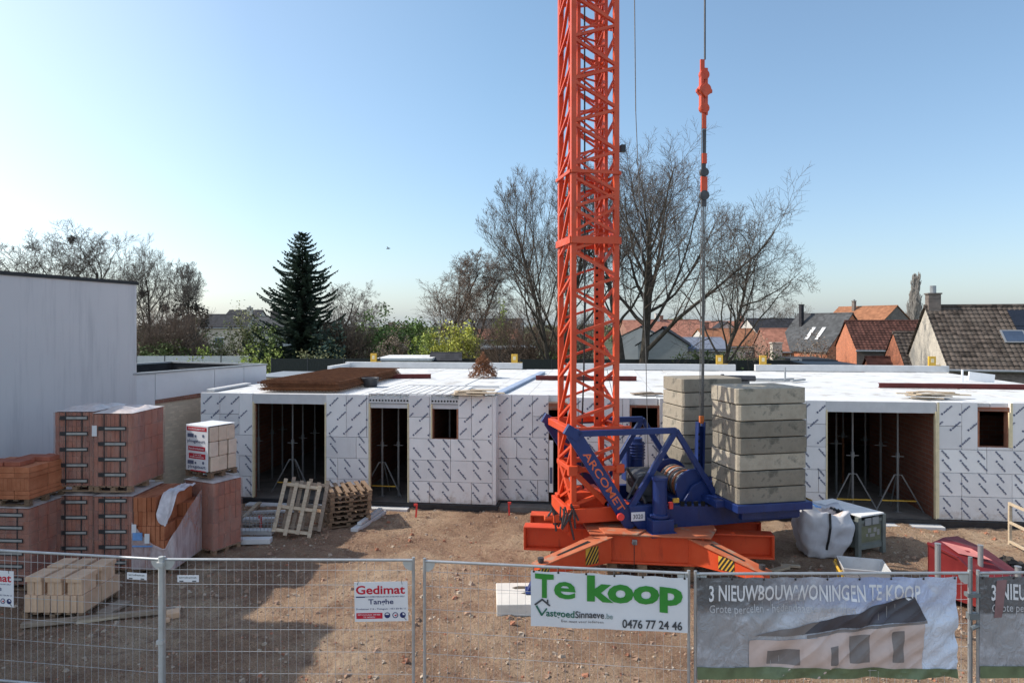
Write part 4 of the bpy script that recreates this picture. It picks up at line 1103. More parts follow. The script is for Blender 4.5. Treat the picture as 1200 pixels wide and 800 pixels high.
# positions: right front corner of the stack column at (155,573) on top of the lower pallets
q = gp(155, 573, 1.78); XR, YF = q.x, q.y
w_, d_ = .80, 1.28
wrapped_pallet('brick_pallet', w_, d_, HL, (XR-w_*1.5-.05, YF+d_/2+.05, 0), 0, 'film wrapped red brick pallet, bottom of the left column of the tall double stack', 1, nx=9, rows=5)
wrapped_pallet('brick_pallet', w_, d_, HL, (XR-w_/2, YF+d_/2, 0), 0, 'film wrapped red brick pallet, bottom of the right column of the tall double stack', 2, nx=9, rows=5, strip_first=.08)
wrapped_pallet('brick_pallet', w_, d_, HL+.03, (XR-w_*1.5-.05, YF+d_/2+.06, HL+.085), R(.6), 'wrapped red brick pallet with black label strips, top left of the tall double stack', 3, nx=9, rows=5)
t = wrapped_pallet('brick_pallet', w_, d_, HL, (XR-w_/2, YF+d_/2, HL+.085), R(-.8), 'wrapped red brick pallet with a white tag, top right of the tall double stack', 4, nx=9, rows=5, strip_first=.30, strips=5)
m = MB(); m.box((-.36, -d_/2-.035, 1.28), (.10, .006, .22)); m.build('tag', MT['plastlabel'], t)
# torn pallet: film ripped open over the upper front, bricks missing in steps
def torn_skip(i, j, k):
    # i across (0 left), k rows from the bottom (5)
    if k == 4 and i >= 5 and j < 2: return True
    if k == 4 and i >= 7: return True
    if k == 3 and i >= 6 and j < 3: return True
    if k == 2 and i >= 7 and j < 2: return True
    return False
tw = .83; tx, ty = XR+.03+tw/2, YF+d_/2-.02
t = empty('torn_brick_pallet', (tx, ty, 0), 0, 'orange brick pallet with its plastic film torn open and bricks missing', 'brick pallet')
pallet_base(tw, d_, t)
brick_pack(tw, d_, HL-.14, .127, 5, 9, 5, 9, torn_skip, gap=.006, jit=.014).build('brick_pack', [MT['brick'], MT['brickb']], t)
m = MB(); nx, nz = 26, 22; hx = tw/2+.02
def edge(s):                                                 # upper rim of the torn film along the front and right side
    if s < .5: return 1.12-.55*math.sin(s/.5*math.pi*.5)
    return .57+.93*((s-.5)/.5)**.8
for i in range(nx+1):
    s = i/nx
    for k in range(nz+1):
        f = k/nz
        if s < .62: x, y = -hx+2*hx*s/.62, -d_/2-.03
        else: x, y = hx+.01, -d_/2-.03+(s-.62)/.38*d_
        z = .13+f*(edge(s)-.13+.03*noise.noise(Vector((s*14, 0, 2))))
        q_ = .03*noise.noise(Vector((s*9, f*6, 5)))*(f); m.v.append((x+q_*.4, y-abs(q_), z))
for i in range(nx):
    for k in range(nz): a = i*(nz+1)+k; m.f.append((a, a+nz+1, a+nz+2, a+1)); m.m.append(0)
m.build('plastic_wrap', MT['filmclear'], t, smooth=True)
m = MB(); g2 = 14                                            # loose flap lying over the top and hanging down
for j in range(g2+1):
    for i in range(g2+1):
        a, b = i/g2, j/g2; x = .08+.32*a; y = -d_/2-.04+b*1.1
        z = HL+.03+.04*noise.noise(Vector((a*5, b*5, 1)))+.03*noise.noise(Vector((a*13, b*11, 2)))
        if b < .25: z -= (.25-b)*(1.5+1.0*math.sin(a*3.14))
        if b < .25: y -= .04*math.sin(a*9)
        m.v.append((x, y, z))
for j in range(g2):
    for i in range(g2): a = j*(g2+1)+i; m.f.append((a, a+1, a+g2+2, a+g2+1)); m.m.append(0)
m.build('loose_film', mat('film_white', (.60, .55, .56), .3, .25, 6, bs=.5, bscale=9), t, smooth=True)
m = MB(); m.box((-.30, -d_/2-.05, .82), (.2, .008, .16), 0); m.box((-.1, -d_/2-.055, .78), (.10, .008, .2), 1); m.box((-.2, -d_/2-.05, .62), (.42, .006, .03), 0)
m.build('film_print', [MT['bagblue'], MT['plastlabel']], t)
m = MB(); m.box((-tw/2+.04, -d_/2-.045, .98), (.09, .008, .18)); m.build('tag', MT['plastlabel'], t)
# pallet to the right with the cream packs on top
a = gp(250, 652); c = gp(281, 641); ang = math.atan2(c.y-a.y, c.x-a.x)-math.pi/2
pw, pd = .95, .78
def loc2(x, y, z=0):
    return Vector((a.x+x*math.cos(ang)-y*math.sin(ang), a.y+x*math.sin(ang)+y*math.cos(ang), z))
cc = loc2(-pw/2, pd/2)
wrapped_pallet('brick_pallet', pw, pd, HL, cc, ang, 'red film wrapped brick pallet carrying the cream brick packs', 14, nx=5, rows=5, strips=0, brick='brickred')
t = empty('cream_brick_pack', (cc.x-.05, cc.y+.02, HL+.10), ang, 'pack of cream bricks with red and white printed sleeve on top of the red pallet', 'brick pack')
pallet_base(.84, .76, t)
brick_pack(.80, .72, 1.02, .128, 3, 2, 3, 21, None, gap=.006, jit=.035).build('brick_pack', [mat('cream_pack', (.60, .47, .37), .75, .15, 4, bs=.5, bscale=7), mat('cream_pack_b', (.64, .52, .43), .7, .12, 4, bs=.4, bscale=8)], t, bevel=.02)
m = MB(); m.bb(-.36, .37, -.400, -.390, .15, 1.17, 0); m.bb(-.38, .39, -.39, .34, 1.165, 1.178, 0)
sl = m.build('printed_sleeve', MT['plastlabel'], t)
q = MB(); tq = MB(); y = -.404
for (z0, z1, x0, x1) in ((1.05, 1.14, -.33, .33), (.60, .70, -.28, .28), (.42, .54, -.26, .29), (.135, .16, -.2, .3)): q.bb(x0, x1, y, y+.003, z0, z1)
q.build('red_band', MT['labelred'], sl)
for st, x, z, w, hh, mi in (('ploegsteert', -.30, .785, .58, .075, 0), ('ploegsteert', -.28, .205, .58, .075, 0), ('HOOGRENDEMENT FAST', -.28, 1.075, .56, .035, 1), ('handvormsteen', -.24, .63, .48, .045, 1), ('snelbouwsteen', -.22, .45, .46, .03, 1), ('terca', -.12, .497, .28, .028, 1)):
    letter(tq, st, (x, y-.003, z), (1, 0, 0), (0, 0, 1), w, hh, mi, .02, 1)
for z in (.90, .29):
    tq.bb(-.30, -.10, y-.002, y+.002, z, z+.085, 0); tq.bb(-.06, -.01, y-.003, y, z+.01, z+.06, 0)
    tq.tube((.22, y-.003, z+.05), (.22, y, z+.05), .035, 10, 0)
tq.build('print', [MT['ink'], MT['plastlabel']], sl)
# stack at the far left: wrapped pallet below, loose bricks above
q = gp(38, 594, 1.62); XL, YL = q.x, q.y
lw, ld = 1.25, 1.02
wrapped_pallet('brick_pallet', lw, ld, 1.60, (XL-lw/2, YL+ld/2, 0), R(-4), 'film wrapped brick pallet at the left edge under the unwrapped bricks', 30, nx=5, rows=6, ny=4, brick='brickred', strips=6)
base = empty('wooden_pallet', (XL-lw/2, YL+ld/2, 1.645), R(-4), 'wooden pallet between the left wrapped bricks and the unwrapped ones above', 'pallet')
pallet_base(lw, ld, base, name='deck')
ca, sa = math.cos(R(-4)), math.sin(R(-4)); r = random.Random(17)
def lpos(x, y, z): return (XL-lw/2+x*ca-y*sa, YL+ld/2+x*sa+y*ca, z)
LG = 'unwrapped orange bricks in the layers at the left edge'
protos = {}
def brick_at(size, x, y, z, label, mt='brick', group=LG, rz=R(-4), pos=None, name='clay_brick', cat='brick', bev=.006):
    k = (size, mt)
    if k not in protos:
        m = MB(); m.box((0, 0, size[2]/2), size)
        if size[2] > .15 and mt == 'brick':
            n = 7
            for i in range(1, n): m.box((-size[0]/2+i*size[0]/n, -size[1]/2-.003, size[2]/2), (.012, .008, size[2]*.96))
        o = m.build(name, MT[mt], None, bevel=bev); protos[k] = o
    else:
        o = protos[k].copy(); col.objects.link(o)
    o.location = pos or lpos(x, y, z); o.rotation_euler = (0, 0, rz+r.uniform(-.02, .02)); tag(o, label, cat, group)
z = 1.775
for li, (hh, ny_, nx_, lb) in enumerate(((.085, 2, 4, 'orange clay brick lying flat in the lowest layers of the unwrapped stack'), (.085, 2, 4, 'orange clay brick lying flat in the lowest layers of the unwrapped stack'),
                                      (.245, 2, 2, 'tall grooved orange brick in the middle layer of the unwrapped stack'), (.10, 2, 4, 'orange clay brick lying flat in the upper layers of the unwrapped stack'), (.12, 2, 4, 'orange clay brick lying flat in the upper layers of the unwrapped stack'))):
    sx, sy = lw/nx_, ld/ny_
    for i in range(nx_):
        for j in range(ny_):
            brick_at((round(sx-.008, 3), round(sy-.008, 3), round(hh-.004, 3)), -lw/2+(i+.5)*sx, -ld/2+(j+.5)*sy, z, lb)
    z += hh
for i, (x, y) in enumerate(((-.12, -.28), (.22, -.25), (-.45, -.28), (.10, .2), (.42, .3))):
    brick_at((.32, .40, .085), x, y, z, ('dark red brick on top of the unwrapped stack, in the front row', 'dark red brick on top of the unwrapped stack, in the back row')[i > 2], 'brickred', 'dark red bricks on top of the unwrapped stack')
# pile of sand coloured blocks in front
a = gp(27, 726); c = gp(97, 727); e_ = gp(120, 708)
ang = math.atan2(c.y-a.y, c.x-a.x); L = (c-a).length; D = 1.12
bt = empty('wooden_pallet', (a.lerp(c, .5)+Vector((0, D/2, 0)) - Vector((0, 0, .0)))[:], ang, 'low wooden pallet under the sand coloured blocks behind the fence', 'pallet')
pallet_base(L+.02, D, bt, name='deck')
bc = a.lerp(c, .5)
def bpos(x, y, z): return (bc.x+x*math.cos(ang)-y*math.sin(ang), bc.y+x*math.sin(ang)+y*math.cos(ang), z)
n = 9; sx = L/n
for j in range(2):
    for i in range(n):
        brick_at((round(sx-.012, 3), .53, .30), 0, 0, 0, 'sand coloured block standing on edge in the bottom layer behind the fence', 'cementblock', 'sand coloured blocks of the bottom layer', ang, bpos(-L/2+(i+.5)*sx, .28+j*.55, .127), 'sand_lime_block', 'block')
k = 0
for j in range(2):
    for i in range(3):
        x = -L/2+.17+i*.365; y = .24+j*.56
        for q_ in range(2):
            brick_at((.126, .40, .23), 0, 0, 0, 'sand coloured block standing in a pair in the upper layer of the block pile', 'cementblock', 'sand coloured blocks of the upper layer', ang, bpos(x-.066+q_*.132, y, .430), 'sand_lime_block', 'block')
        brick_at((.285, .46, .085), 0, 0, 0, 'sand coloured block lying flat on top of the block pile', 'cementblock', 'flat sand coloured blocks on top of the pile', ang, bpos(x+r.uniform(-.01, .01), y, .663), 'sand_lime_block', 'block')
# timber lying in front, a paving slab, a broken block
def beam_on_ground(p0, p1, w, h, label, mt, name='timber_plank', lift=.0):
    m = MB(); a, b = gp(*p0), gp(*p1); z = h/2+.02+lift
    c = a.lerp(b, .5); m.bar(Vector((a.x-c.x, a.y-c.y, z)), Vector((b.x-c.x, b.y-c.y, z)), w, h)
    return tag(m.build(name, MT[mt], loc=(c.x, c.y, 0), bevel=.006), label, 'plank', None)
beam_on_ground((25, 736), (205, 718), .10, .08, 'long pale timber lying on the ground below the sand coloured blocks', 'woodgrey')
beam_on_ground((90, 731), (212, 714), .14, .04, 'thinner board lying behind the long timber near the fence post', 'wood', lift=.0)
beam_on_ground((120, 722), (147, 707), .28, .05, 'short grey board lying beside the sand coloured blocks', 'woodgrey')
p = gp(203, 724); m = MB(); m.box((0, 0, .08), (.22, .16, .12), rot=Matrix.Rotation(.5, 3, 'Z') @ Matrix.Rotation(.2, 3, 'X')); m.box((-.05, -.2, .04), (.16, .10, .08), rz=.9)
tag(m.build('broken_block', MT['cementblock'], loc=p, bevel=.02), 'broken pale block lying just right of the fence post', 'block')
# ---- leaning pallets and pallet pile by the doorway
def pallet_mesh_parts(t, w, d, mt, nb=5):
    m = MB()
    for i in range(nb): x = -w/2+.05+i*(w-.1)/(nb-1); m.bb(x-.045, x+.045, -d/2-.06*(i % 2 == 1), d/2+.07*(i % 2 == 0), .101, .123)
    m.build('deck_board', MT[mt], t)
    m = MB()
    for y in (-d/2+.06, 0, d/2-.06): m.bb(-w/2, w/2, y-.04, y+.04, .0, .10)
    m.build('bearer', MT[mt], t)
t = empty('leaning_pallet', (0, 0, 0), 0, 'pale wooden pallet leaning upright against the pallet pile by the left opening', 'pallet')
pallet_mesh_parts(t, .95, 1.25, 'wood', 4)
a = gp(345, 629); t.location = (a.x-.02, a.y+.30, .60); t.rotation_euler = (Matrix.Rotation(R(14), 3, 'Z') @ Matrix.Rotation(R(62), 3, 'X') @ Matrix.Rotation(R(-11), 3, 'Z')).to_euler()
t = empty('leaning_pallet', (0, 0, 0), 0, 'second pallet half hidden behind the pale leaning pallet', 'pallet')
pallet_mesh_parts(t, .95, 1.2, 'woodgrey', 5)
t.location = (a.x+.14, a.y+.52, .62); t.rotation_euler = (Matrix.Rotation(R(12), 3, 'Z') @ Matrix.Rotation(R(64), 3, 'X') @ Matrix.Rotation(R(-9), 3, 'Z')).to_euler()
a = gp(402, 618); proto = None; r = random.Random(31)
for k in range(7):
    if proto is None:
        proto = empty('wooden_pallet'); pallet_base(1.05, 1.2, proto, 'woodold', 'deck'); o = proto
    else: o = copy_tree(proto)
    o.location = (a.x-.05+r.uniform(-.05, .05), a.y+.62+r.uniform(-.05, .05), .02+k*.127); o.rotation_euler = (0, 0, R(24)+r.uniform(-.06, .06))
    tag(o, '%s weathered pallet of the low pile beside the doorway' % ('lowest', 'second lowest', 'third from the bottom', 'middle', 'third from the top', 'second from the top', 'topmost')[k], 'pallet', 'pile of weathered pallets')
# concrete lintels on the ground
def lintel(p0, p1, w, h, label, z=.0, mt='lintel', name='concrete_lintel', cat='lintel', grp='grey lintels lying on the ground'):
    a, b = gp(*p0), gp(*p1); c = a.lerp(b, .5); m = MB()
    m.bar((a.x-c.x, a.y-c.y, h/2), (b.x-c.x, b.y-c.y, h/2), w, h)
    return tag(m.build(name, MT[mt], loc=(c.x, c.y, z+.01), bevel=.012), label, cat, grp)
lintel((415, 624), (449, 602), .20, .10, 'grey precast lintel lying on the ground right of the pallet pile')
lintel((421, 621), (446, 603), .12, .08, 'slimmer lintel stacked on the grey one right of the pallet pile', .11)
lintel((262, 637), (318, 636), .24, .12, 'grey lintel nearest the camera beside the red pallet')
lintel((268, 626), (320, 626), .22, .12, 'grey lintel behind the nearest one at the left opening')
lintel((285, 611), (322, 611), .2, .09, 'grey lintel lying crosswise in front of the left opening')
lintel((296, 602), (350, 600), .12, .07, 'thin grey lintel along the threshold of the left opening')
lintel((286, 609), (304, 592), .12, .10, 'pale board lying against the left end of the insulated wall', mt='wood', name='timber_board', cat='board', grp=None)
# wire mesh basket of rods between the lintels
a = gp(270, 634); m = MB()
for i in range(12):
    x = i*.09; m.bar((x, 0, .12), (x, 0, .50), .008); m.bar((x, .5, .12), (x, .5, .5), .008); m.bar((x, 0, .5), (x, .5, .5), .008)
for z in (.14, .23, .32, .41, .5): m.bar((0, 0, z), (1.0, 0, z), .008); m.bar((0, .5, z), (1., .5, z), .008)
tag(m.build('wire_mesh_cage', MT['steel'], loc=(a.x, a.y+.25, .02)), 'light wire mesh cage standing on the lintels right of the red pallet', 'mesh')
# scrap between
planks(300, 618, 8, .5, .12, 9, 'grey rubble boards lying between the lintels at the left opening', 'woodgrey', 0, .35)

# ================================================================== RIGHT SIDE: big bag, bin, tub, red hopper, crate of scrap
a = gp(972, 655); t = empty('bulk_bag', (a.x, a.y+.42, 0), R(-6), 'white woven bulk bag filled with rubbish, slumped to the right', 'bulk bag')
m = MB(); n, nz = 72, 30; H = 1.02
def bagpt(k, f):
    an = 2*math.pi*k/n; c, s = math.cos(an), math.sin(an); e = 6.5
    rr = (abs(c)**e+abs(s)**e)**(-1/e)
    w = .40+.15*math.sin(min(1, f*1.15)*math.pi*.55)-.05*max(0, f-.75)*4
    w += .07*noise.noise(Vector((c*2.5, s*2.5, f*3)))+.045*noise.noise(Vector((c*5, s*5, f*5+3)))
    cr_ = max(0, abs(c*s)*2-.75)*4
    x, y = rr*c*w, rr*s*w*.95
    x += .08*f*math.sin(f*2.2)-.03; y += .02*f
    return Vector((x, y, .01+f*H*(1+.10*noise.noise(Vector((c*2, s*2, 9)))*f+.10*cr_*f*f-.10*c*f*f)))
for j in range(nz+1):
    for k in range(n): m.v.append(tuple(bagpt(k, j/nz)))
for j in range(nz):
    for k in range(n): k2 = (k+1) % n; m.f.append((j*n+k, j*n+k2, (j+1)*n+k2, (j+1)*n+k)); m.m.append(0)
m.f.append(tuple(reversed(range(n)))); m.m.append(0)
b = len(m.v); topc = Vector((.03, .02, H*.86))                 # contents sunken inside the rim
for j in range(1, 5):
    for k in range(n):
        p = bagpt(k, 1).lerp(topc, j/4.3); p.z = bagpt(k, 1).z-.02-.16*math.sin(j/4*1.5)+.07*noise.noise(Vector((p.x*6, p.y*6, 2))); m.v.append(tuple(p))
for j in range(4):
    for k in range(n):
        k2 = (k+1) % n; a0 = nz*n if j == 0 else b+(j-1)*n; a1 = b+j*n
        m.f.append((a0+k, a0+k2, a1+k2, a1+k)); m.m.append(1 if j > 0 and k > n*.3 and k < n*.65 else (2 if j > 0 else 0))
m.f.append(tuple(b+3*n+k for k in range(n))); m.m.append(2)
m.build('sack', [MT['bag'], MT['bagblue'], mat('bag_rubbish', (.55, .46, .42), .6, .3, 6, bs=.5, bscale=8)], t, smooth=True)
m = MB()
pts = [bagpt(54, f/10)+Vector((0, -.012, 0)) for f in range(2, 11)]
for p0, p1 in zip(pts, pts[1:]): m.bar(p0, p1, .05, .008, up=(0, 1, 0))
m.build('strap', MT['black'], t)
# steel bin with pale boards on top
a = gp(1003, 652); c = gp(1043, 644)
ang = math.atan2(c.y-a.y, c.x-a.x); t = empty('steel_stillage', (a.x+.05, a.y, 0), ang, 'grey green steel box container with pale cover beside the white bulk bag', 'container')
bx, by, bz = .80, 1.25, .86
m = MB(); 
for (x0, x1, y0, y1) in ((0, bx, 0, .04), (0, bx, by-.04, by), (0, .04, .04, by-.04), (bx-.04, bx, .04, by-.04)): m.bb(x0, x1, y0, y1, .16, .78)
m.bb(.04, bx-.04, .04, by-.04, .16, .2); m.bb(-.02, bx+.02, -.02, .0, .72, .80); m.bb(-.02, bx+.02, -.02, 0, .14, .24)
m.build('body', MT['binsteel'], t, bevel=.006)
for x in (.0, bx):
    for y in (.0, by): MB().bb(x-.05, x+.05, y-.05, y+.05, 0, .88).build('post', MT['binsteel'], t, bevel=.006)
m = MB(); m.bb(.08, bx-.08, -.012, -.002, .30, .66); m.build('front_panel', MT['olive'], t)
m = MB(); m.bb(.30, .40, -.016, -.012, .5, .6); m.bb(.48, .58, -.016, -.012, .5, .6); m.bb(.36, .52, -.018, -.012, .40, .47); m.bb(.24, .3, -.016, -.012, .42, .48); m.bb(.6, .68, -.016, -.012, .42, .55); m.build('faded_marking', MT['zinc'], t)
m = MB(); m.bb(.18, .38, -.04, -.022, .68, .84); m.bb(.42, .62, -.04, -.022, .68, .84); m.build('pocket', MT['grey'], t)
m = MB()
for k in range(4): m.bb(.03+k*.19, .21+k*.19, -.05, by+.1, .885, .915)
m.build('cover_board', MT['white'], t)
m = MB()
for k in range(4): m.ptube([(-.1+.05*k, .1+.1*k, .8), (-.15, .3+.1*k, .97), (-.05, .5+.12*k, .7), (-.1, .2, .35)], .03, 6)
m.build('draped_sheet', MT['membrane'], t)
# mortar tub (skip bucket) behind the banner
a = gp(1000, 681, .3); t = empty('tipping_tub', (a.x+.25, a.y+.12, 0), R(-16), 'open grey tipping tub with yellow frame just behind the banner', 'tub')
m = MB()
def tubr(w, d, z, sh=0): return [Vector((-w/2+sh, -d/2, z)), Vector((w/2+sh, -d/2, z)), Vector((w/2+sh, d/2, z)), Vector((-w/2+sh, d/2, z))]
o_, i_ = [tubr(.54, .56, .12), tubr(.84, .76, .60)], [tubr(.50, .52, .15), tubr(.80, .72, .60)]
vs = o_[0]+o_[1]+i_[0]+i_[1]
m.add(vs, [(0, 3, 2, 1)]+[(k, (k+1) % 4, (k+1) % 4+4, k+4) for k in range(4)]+[(4+k, 4+(k+1) % 4, 12+(k+1) % 4, 12+k) for k in range(4)]+[(12+k, 12+(k+1) % 4, 8+(k+1) % 4, 8+k) for k in range(4)]+[(8, 9, 10, 11)])
m.build('tub_body', MT['tub'], t, bevel=.012)
m = MB()
for y in (-.34, .34): m.tube((-.42, y, .1), (.42, y, .1), .025, 8); m.tube((-.37, y, .1), (-.44, y, .54), .022, 8)
m.tube((-.42, -.34, .1), (-.42, .34, .1), .025, 8); m.tube((-.45, -.36, .48), (-.45, .36, .48), .025, 8); m.build('frame', MT['yellow'], t)
# red wedge shaped hopper
t = empty('red_hopper', (0, 0, 0), 0, 'red wedge shaped steel skip sloping down to the right behind the banner', 'skip')
A = at(1086, 630, 13.9); B = at(1086, 668, 13.0); 
d0, d1 = 13.0, 11.4
pts = []
lx0, ly0 = at(1088, 640, 13.2).x, 13.2; lx1, ly1 = at(1188, 680, 11.9).x, 11.9
dr_ = Vector((lx1-lx0, ly1-ly0, 0)); LL = dr_.length; dr_.normalize(); nr = Vector((-dr_.y, dr_.x, 0))
t.location = (lx0, ly0, 0); t.rotation_euler = (0, 0, math.atan2(dr_.y, dr_.x))
zh = CAMZ-(638-HZ)/F*13.2; zr = CAMZ-(631-HZ)/F*14.0; D = .95
m = MB()
# profile along x: tall at the left end, sloping top, with a shallow ridge along the middle
sec = ((0, 1.02, 1.08), (.55, .90, 1.02), (1.15, .62, .70), (LL, .2, .25))
vs = []
for x, z0, z1 in sec: vs += [(x, 0, .12), (x, 0, z0), (x, D*.5, z1), (x, D, z0+.02), (x, D, .12)]
fs = []
for k in range(len(sec)-1):
    a0, a1 = k*5, (k+1)*5
    for j in range(4): fs.append((a0+j, a1+j, a1+j+1, a0+j+1))
    fs.append((a0+4, a1+4, a1, a0))
fs += [(0, 1, 2, 3, 4), tuple(15+j for j in (4, 3, 2, 1, 0))]
m.add(vs, fs); m.build('body', MT['redpaint'], t, bevel=.012)
m = MB(); m.add([(.12, .20, 1.062), (.5, .10, .954), (.9, .45, .89), (.55, .40, 1.02)], [(0, 1, 2, 3)]); 
m.xform(Matrix.Translation((0, 0, .012))).build('worn_patch', mat('worn_pink', (.55, .20, .18), .6, .2, 5), t)
m = MB()
for x in (.1, 1.0): m.bb(x, x+.12, .05, D-.05, 0, .119)
m.build('skids', MT['darksteel'], t)
m = MB(); m.bb(-.012, -.002, 0, D, .12, 1.02); m.bar((0, -.02, 1.04), (.55, -.02, .92), .05, .04); m.bar((.55, -.02, .92), (LL, -.02, .22), .05, .04); m.build('edge_rib', MT['redpaint'], t)
# grey tubes standing at the fence (spare fence posts)
for px, py0, d, lb in ((1099, 637, 11.5, 'grey steel tube standing in front of the tall end of the red skip'), (1149, 639, 12.6, 'grey steel tube standing behind the slope of the red skip'), (1193, 664, 11.2, 'short grey steel tube at the right edge beside the dark scrap')):
    p = at(px, py0, d); m = MB(); m.tube((0, 0, -.05), (0, 0, p.z), .045, 12); m.tube((0, 0, p.z), (0, 0, p.z+.012), .05, 12); m.box((0, 0, .02), (.2, .2, .03))
    tag(m.build('steel_post', MT['zinc'], loc=(p.x, p.y, 0)), lb, 'post', 'loose grey steel posts')
# crate and scrap at the right edge
a = gp(1189, 655); t = empty('wooden_crate', (a.x+.5, a.y+.2, 0), R(-7), 'pale wooden crate frame standing at the right edge behind the dark scrap', 'crate')
m = MB()
for x in (0, 1.1):
    for y in (0, .8): m.bb(x, x+.06, y, y+.06, 0, 1.0)
for z in (.05, .5, .94): m.bb(.06, 1.1, .0, .04, z, z+.06); m.bb(.0, .04, .06, .8, z, z+.06)
m.bar((.06, .02, .1), (.6, .02, .9), .05, .03); m.build('frame', MT['wood'], t)
m = MB(); r = random.Random(50); p = gp(1188, 676)
for k in range(90):
    x, y = r.gauss(0, .32), r.gauss(.25, .25); z = max(.03, .42-.6*math.hypot(x, y-.25)+r.uniform(-.1, .1)); s = r.uniform(.06, .16)
    m.box((x, y, z*.7), (s*r.uniform(.6, 2), s, s*.6), rot=Matrix.Rotation(r.uniform(0, 3), 3, 'Z') @ Matrix.Rotation(r.uniform(-.6, .6), 3, 'X'))
tag(m.build('scrap_heap', mat('scrap_dark', (.05, .042, .036), .9, .5, 8), loc=(p.x, p.y, 0)), 'heap of dark scrap and offcuts at the right edge below the crate', 'scrap heap')
m = MB(); a = gp(914, 668); m.box((0, 0, .03), (.5, .12, .05), rz=.5); m.box((.3, .2, .03), (.4, .1, .04), rz=-.2)
tag(m.build('timber_piece', MT['wood'], loc=(a.x, a.y, 0)), 'small boards on the ground between the crane base and the bulk bag', 'planks')
# ================================================================== FENCE AND BANNERS
def fence_panel(pxa, pxb, pya, pyb, label, ext0=None, gusset=True, bright='steel', wires=True):
    """site fence panel between two picture positions of its top rail (2 m high)"""
    da, db = F*(CAMZ-2.0)/(pya-HZ), F*(CAMZ-2.0)/(pyb-HZ)
    A = Vector(((pxa-600)/F*da, da, 0)); B = Vector(((pxb-600)/F*db, db, 0)); L = (B-A).length
    ang = math.atan2(B.y-A.y, B.x-A.x)
    t = empty('site_fence', A, ang, label, 'fence', 'mesh site fence panels')
    m = MB(); r_ = .021
    m.tube((0, 0, .1), (0, 0, 2.04), r_, 10); m.tube((L, 0, .1), (L, 0, 2.04), r_, 10); m.tube((0, 0, 2.0), (L, 0, 2.0), r_*.9, 10); m.tube((0, 0, .16), (L, 0, .16), r_*.9, 10)
    m.build('tube_frame', MT[bright], t, smooth=False)
    m = MB(); n = int(L/.105)
    for i in range(1, n): x = i*L/n; m.bar((x, 0, .16), (x, 0, 2.0), .0034)
    for z in (.45, .75, 1.05, 1.35, 1.66, 1.86): m.bar((0, .004, z), (L, .004, z), .0042)
    m.build('wire_mesh', MT['wire'], t)
    if gusset:
        for x, s in ((0, 1), (L, -1)):
            m = MB(); pts = [(x+s*.02, -.004, 1.985)]+[(x+s*(.02+.125*math.cos(a)), -.004, 1.985-.125*math.sin(a)) for a in [k*math.pi/16 for k in range(9)]]
            m.prism(pts, (0, .008, 0)).build('corner_plate', MT['gusset'], t)
    each('concrete_foot', MT['concrete'], t, [(x-.11, x+.11, -.34, .34, 0, .13) for x in (0, L)], .02)
    return t, Frame(A.x, A.y, math.degrees(ang)), L
MT['wire'] = mat('wire_zinc', (.50, .50, .50), .5, .1, 5, metal=.3)
MT['gusset'] = mat('gusset_plate', (.46, .46, .44), .5, .12, 6)
MT['postgreen'] = mat('painted_post', (.16, .18, .19), .5, .2, 6, metal=.2)
f1, F1, L1_ = fence_panel(-92, 188.5, 639.5, 655, 'mesh fence panel at the far left with a cut off white sign')
f2, F2, L2_ = fence_panel(192.5, 484.5, 655, 656, 'mesh fence panel in front of the brick pallets carrying the red and white sign')
f3, F3, L3_ = fence_panel(497.5, 807, 657, 671.5, 'mesh fence panel carrying the white and green for sale banner')
f4, F4, L4_ = fence_panel(815, 1136, 672, 671, 'mesh fence panel carrying the wide grey and blue banner')
f5, F5, L5_ = fence_panel(1146, 1440, 671, 668, 'mesh fence panel at the far right with the dark grey banner')
for fr, x, lb in ((F1, L1_+.025, 'thick galvanised clamp post between the two left fence panels'),):
    w = fr.world(x, -.035, 0); m = MB(); m.tube((0, 0, .05), (0, 0, 2.05), .034, 12); m.box((0, 0, 1.95), (.09, .09, .06)); m.box((0, 0, .9), (.09, .09, .05))
    tag(m.build('clamp_post', MT['gusset'], loc=w), lb, 'post')
w = F4.world(L4_+.045, .05, 0); m = MB(); m.tube((0, 0, 0), (0, 0, 2.19), .026, 10); m.box((0, -.04, 1.72), (.16, .09, .05)); m.box((0, -.05, 1.45), (.13, .08, .08)); m.tube((-.04, -.08, 1.3), (.05, -.08, 1.34), .03, 8)
tag(m.build('clamp_post', MT['postgreen'], loc=w), 'dark steel post with clamps between the two right banners', 'post')
# small white maker plates wired to the mesh
for fr, px0, px1, py, lb in ((F1, 149, 172, 674, 'small white plate on the fence left of the thick post'), (F2, 208, 233, 677.5, 'small white plate on the fence right of the thick post')):
    (x0, z), (x1, _) = fr.hit(px0, py, -.012), fr.hit(px1, py, -.012)
    t = empty('fence_plate', fr.world(x0, -.012, z), fr.a, lb, 'plate', 'small white plates on the fence')
    w = x1-x0; m = MB(); m.bb(0, w, -.003, .003, -.046, .046); m.build('plate', MT['plastlabel'], t)
    q = MB(); letter(q, 'arrobamat', (w*.08, -.0055, .006), (1, 0, 0), (0, 0, 1), w*.82, .024, 0, .01, 1); q.bb(w*.10, w*.28, -.006, -.003, -.040, -.026); q.bb(w*.70, w*.88, -.006, -.003, -.040, -.026); q.build('print', MT['signgrey'], t)

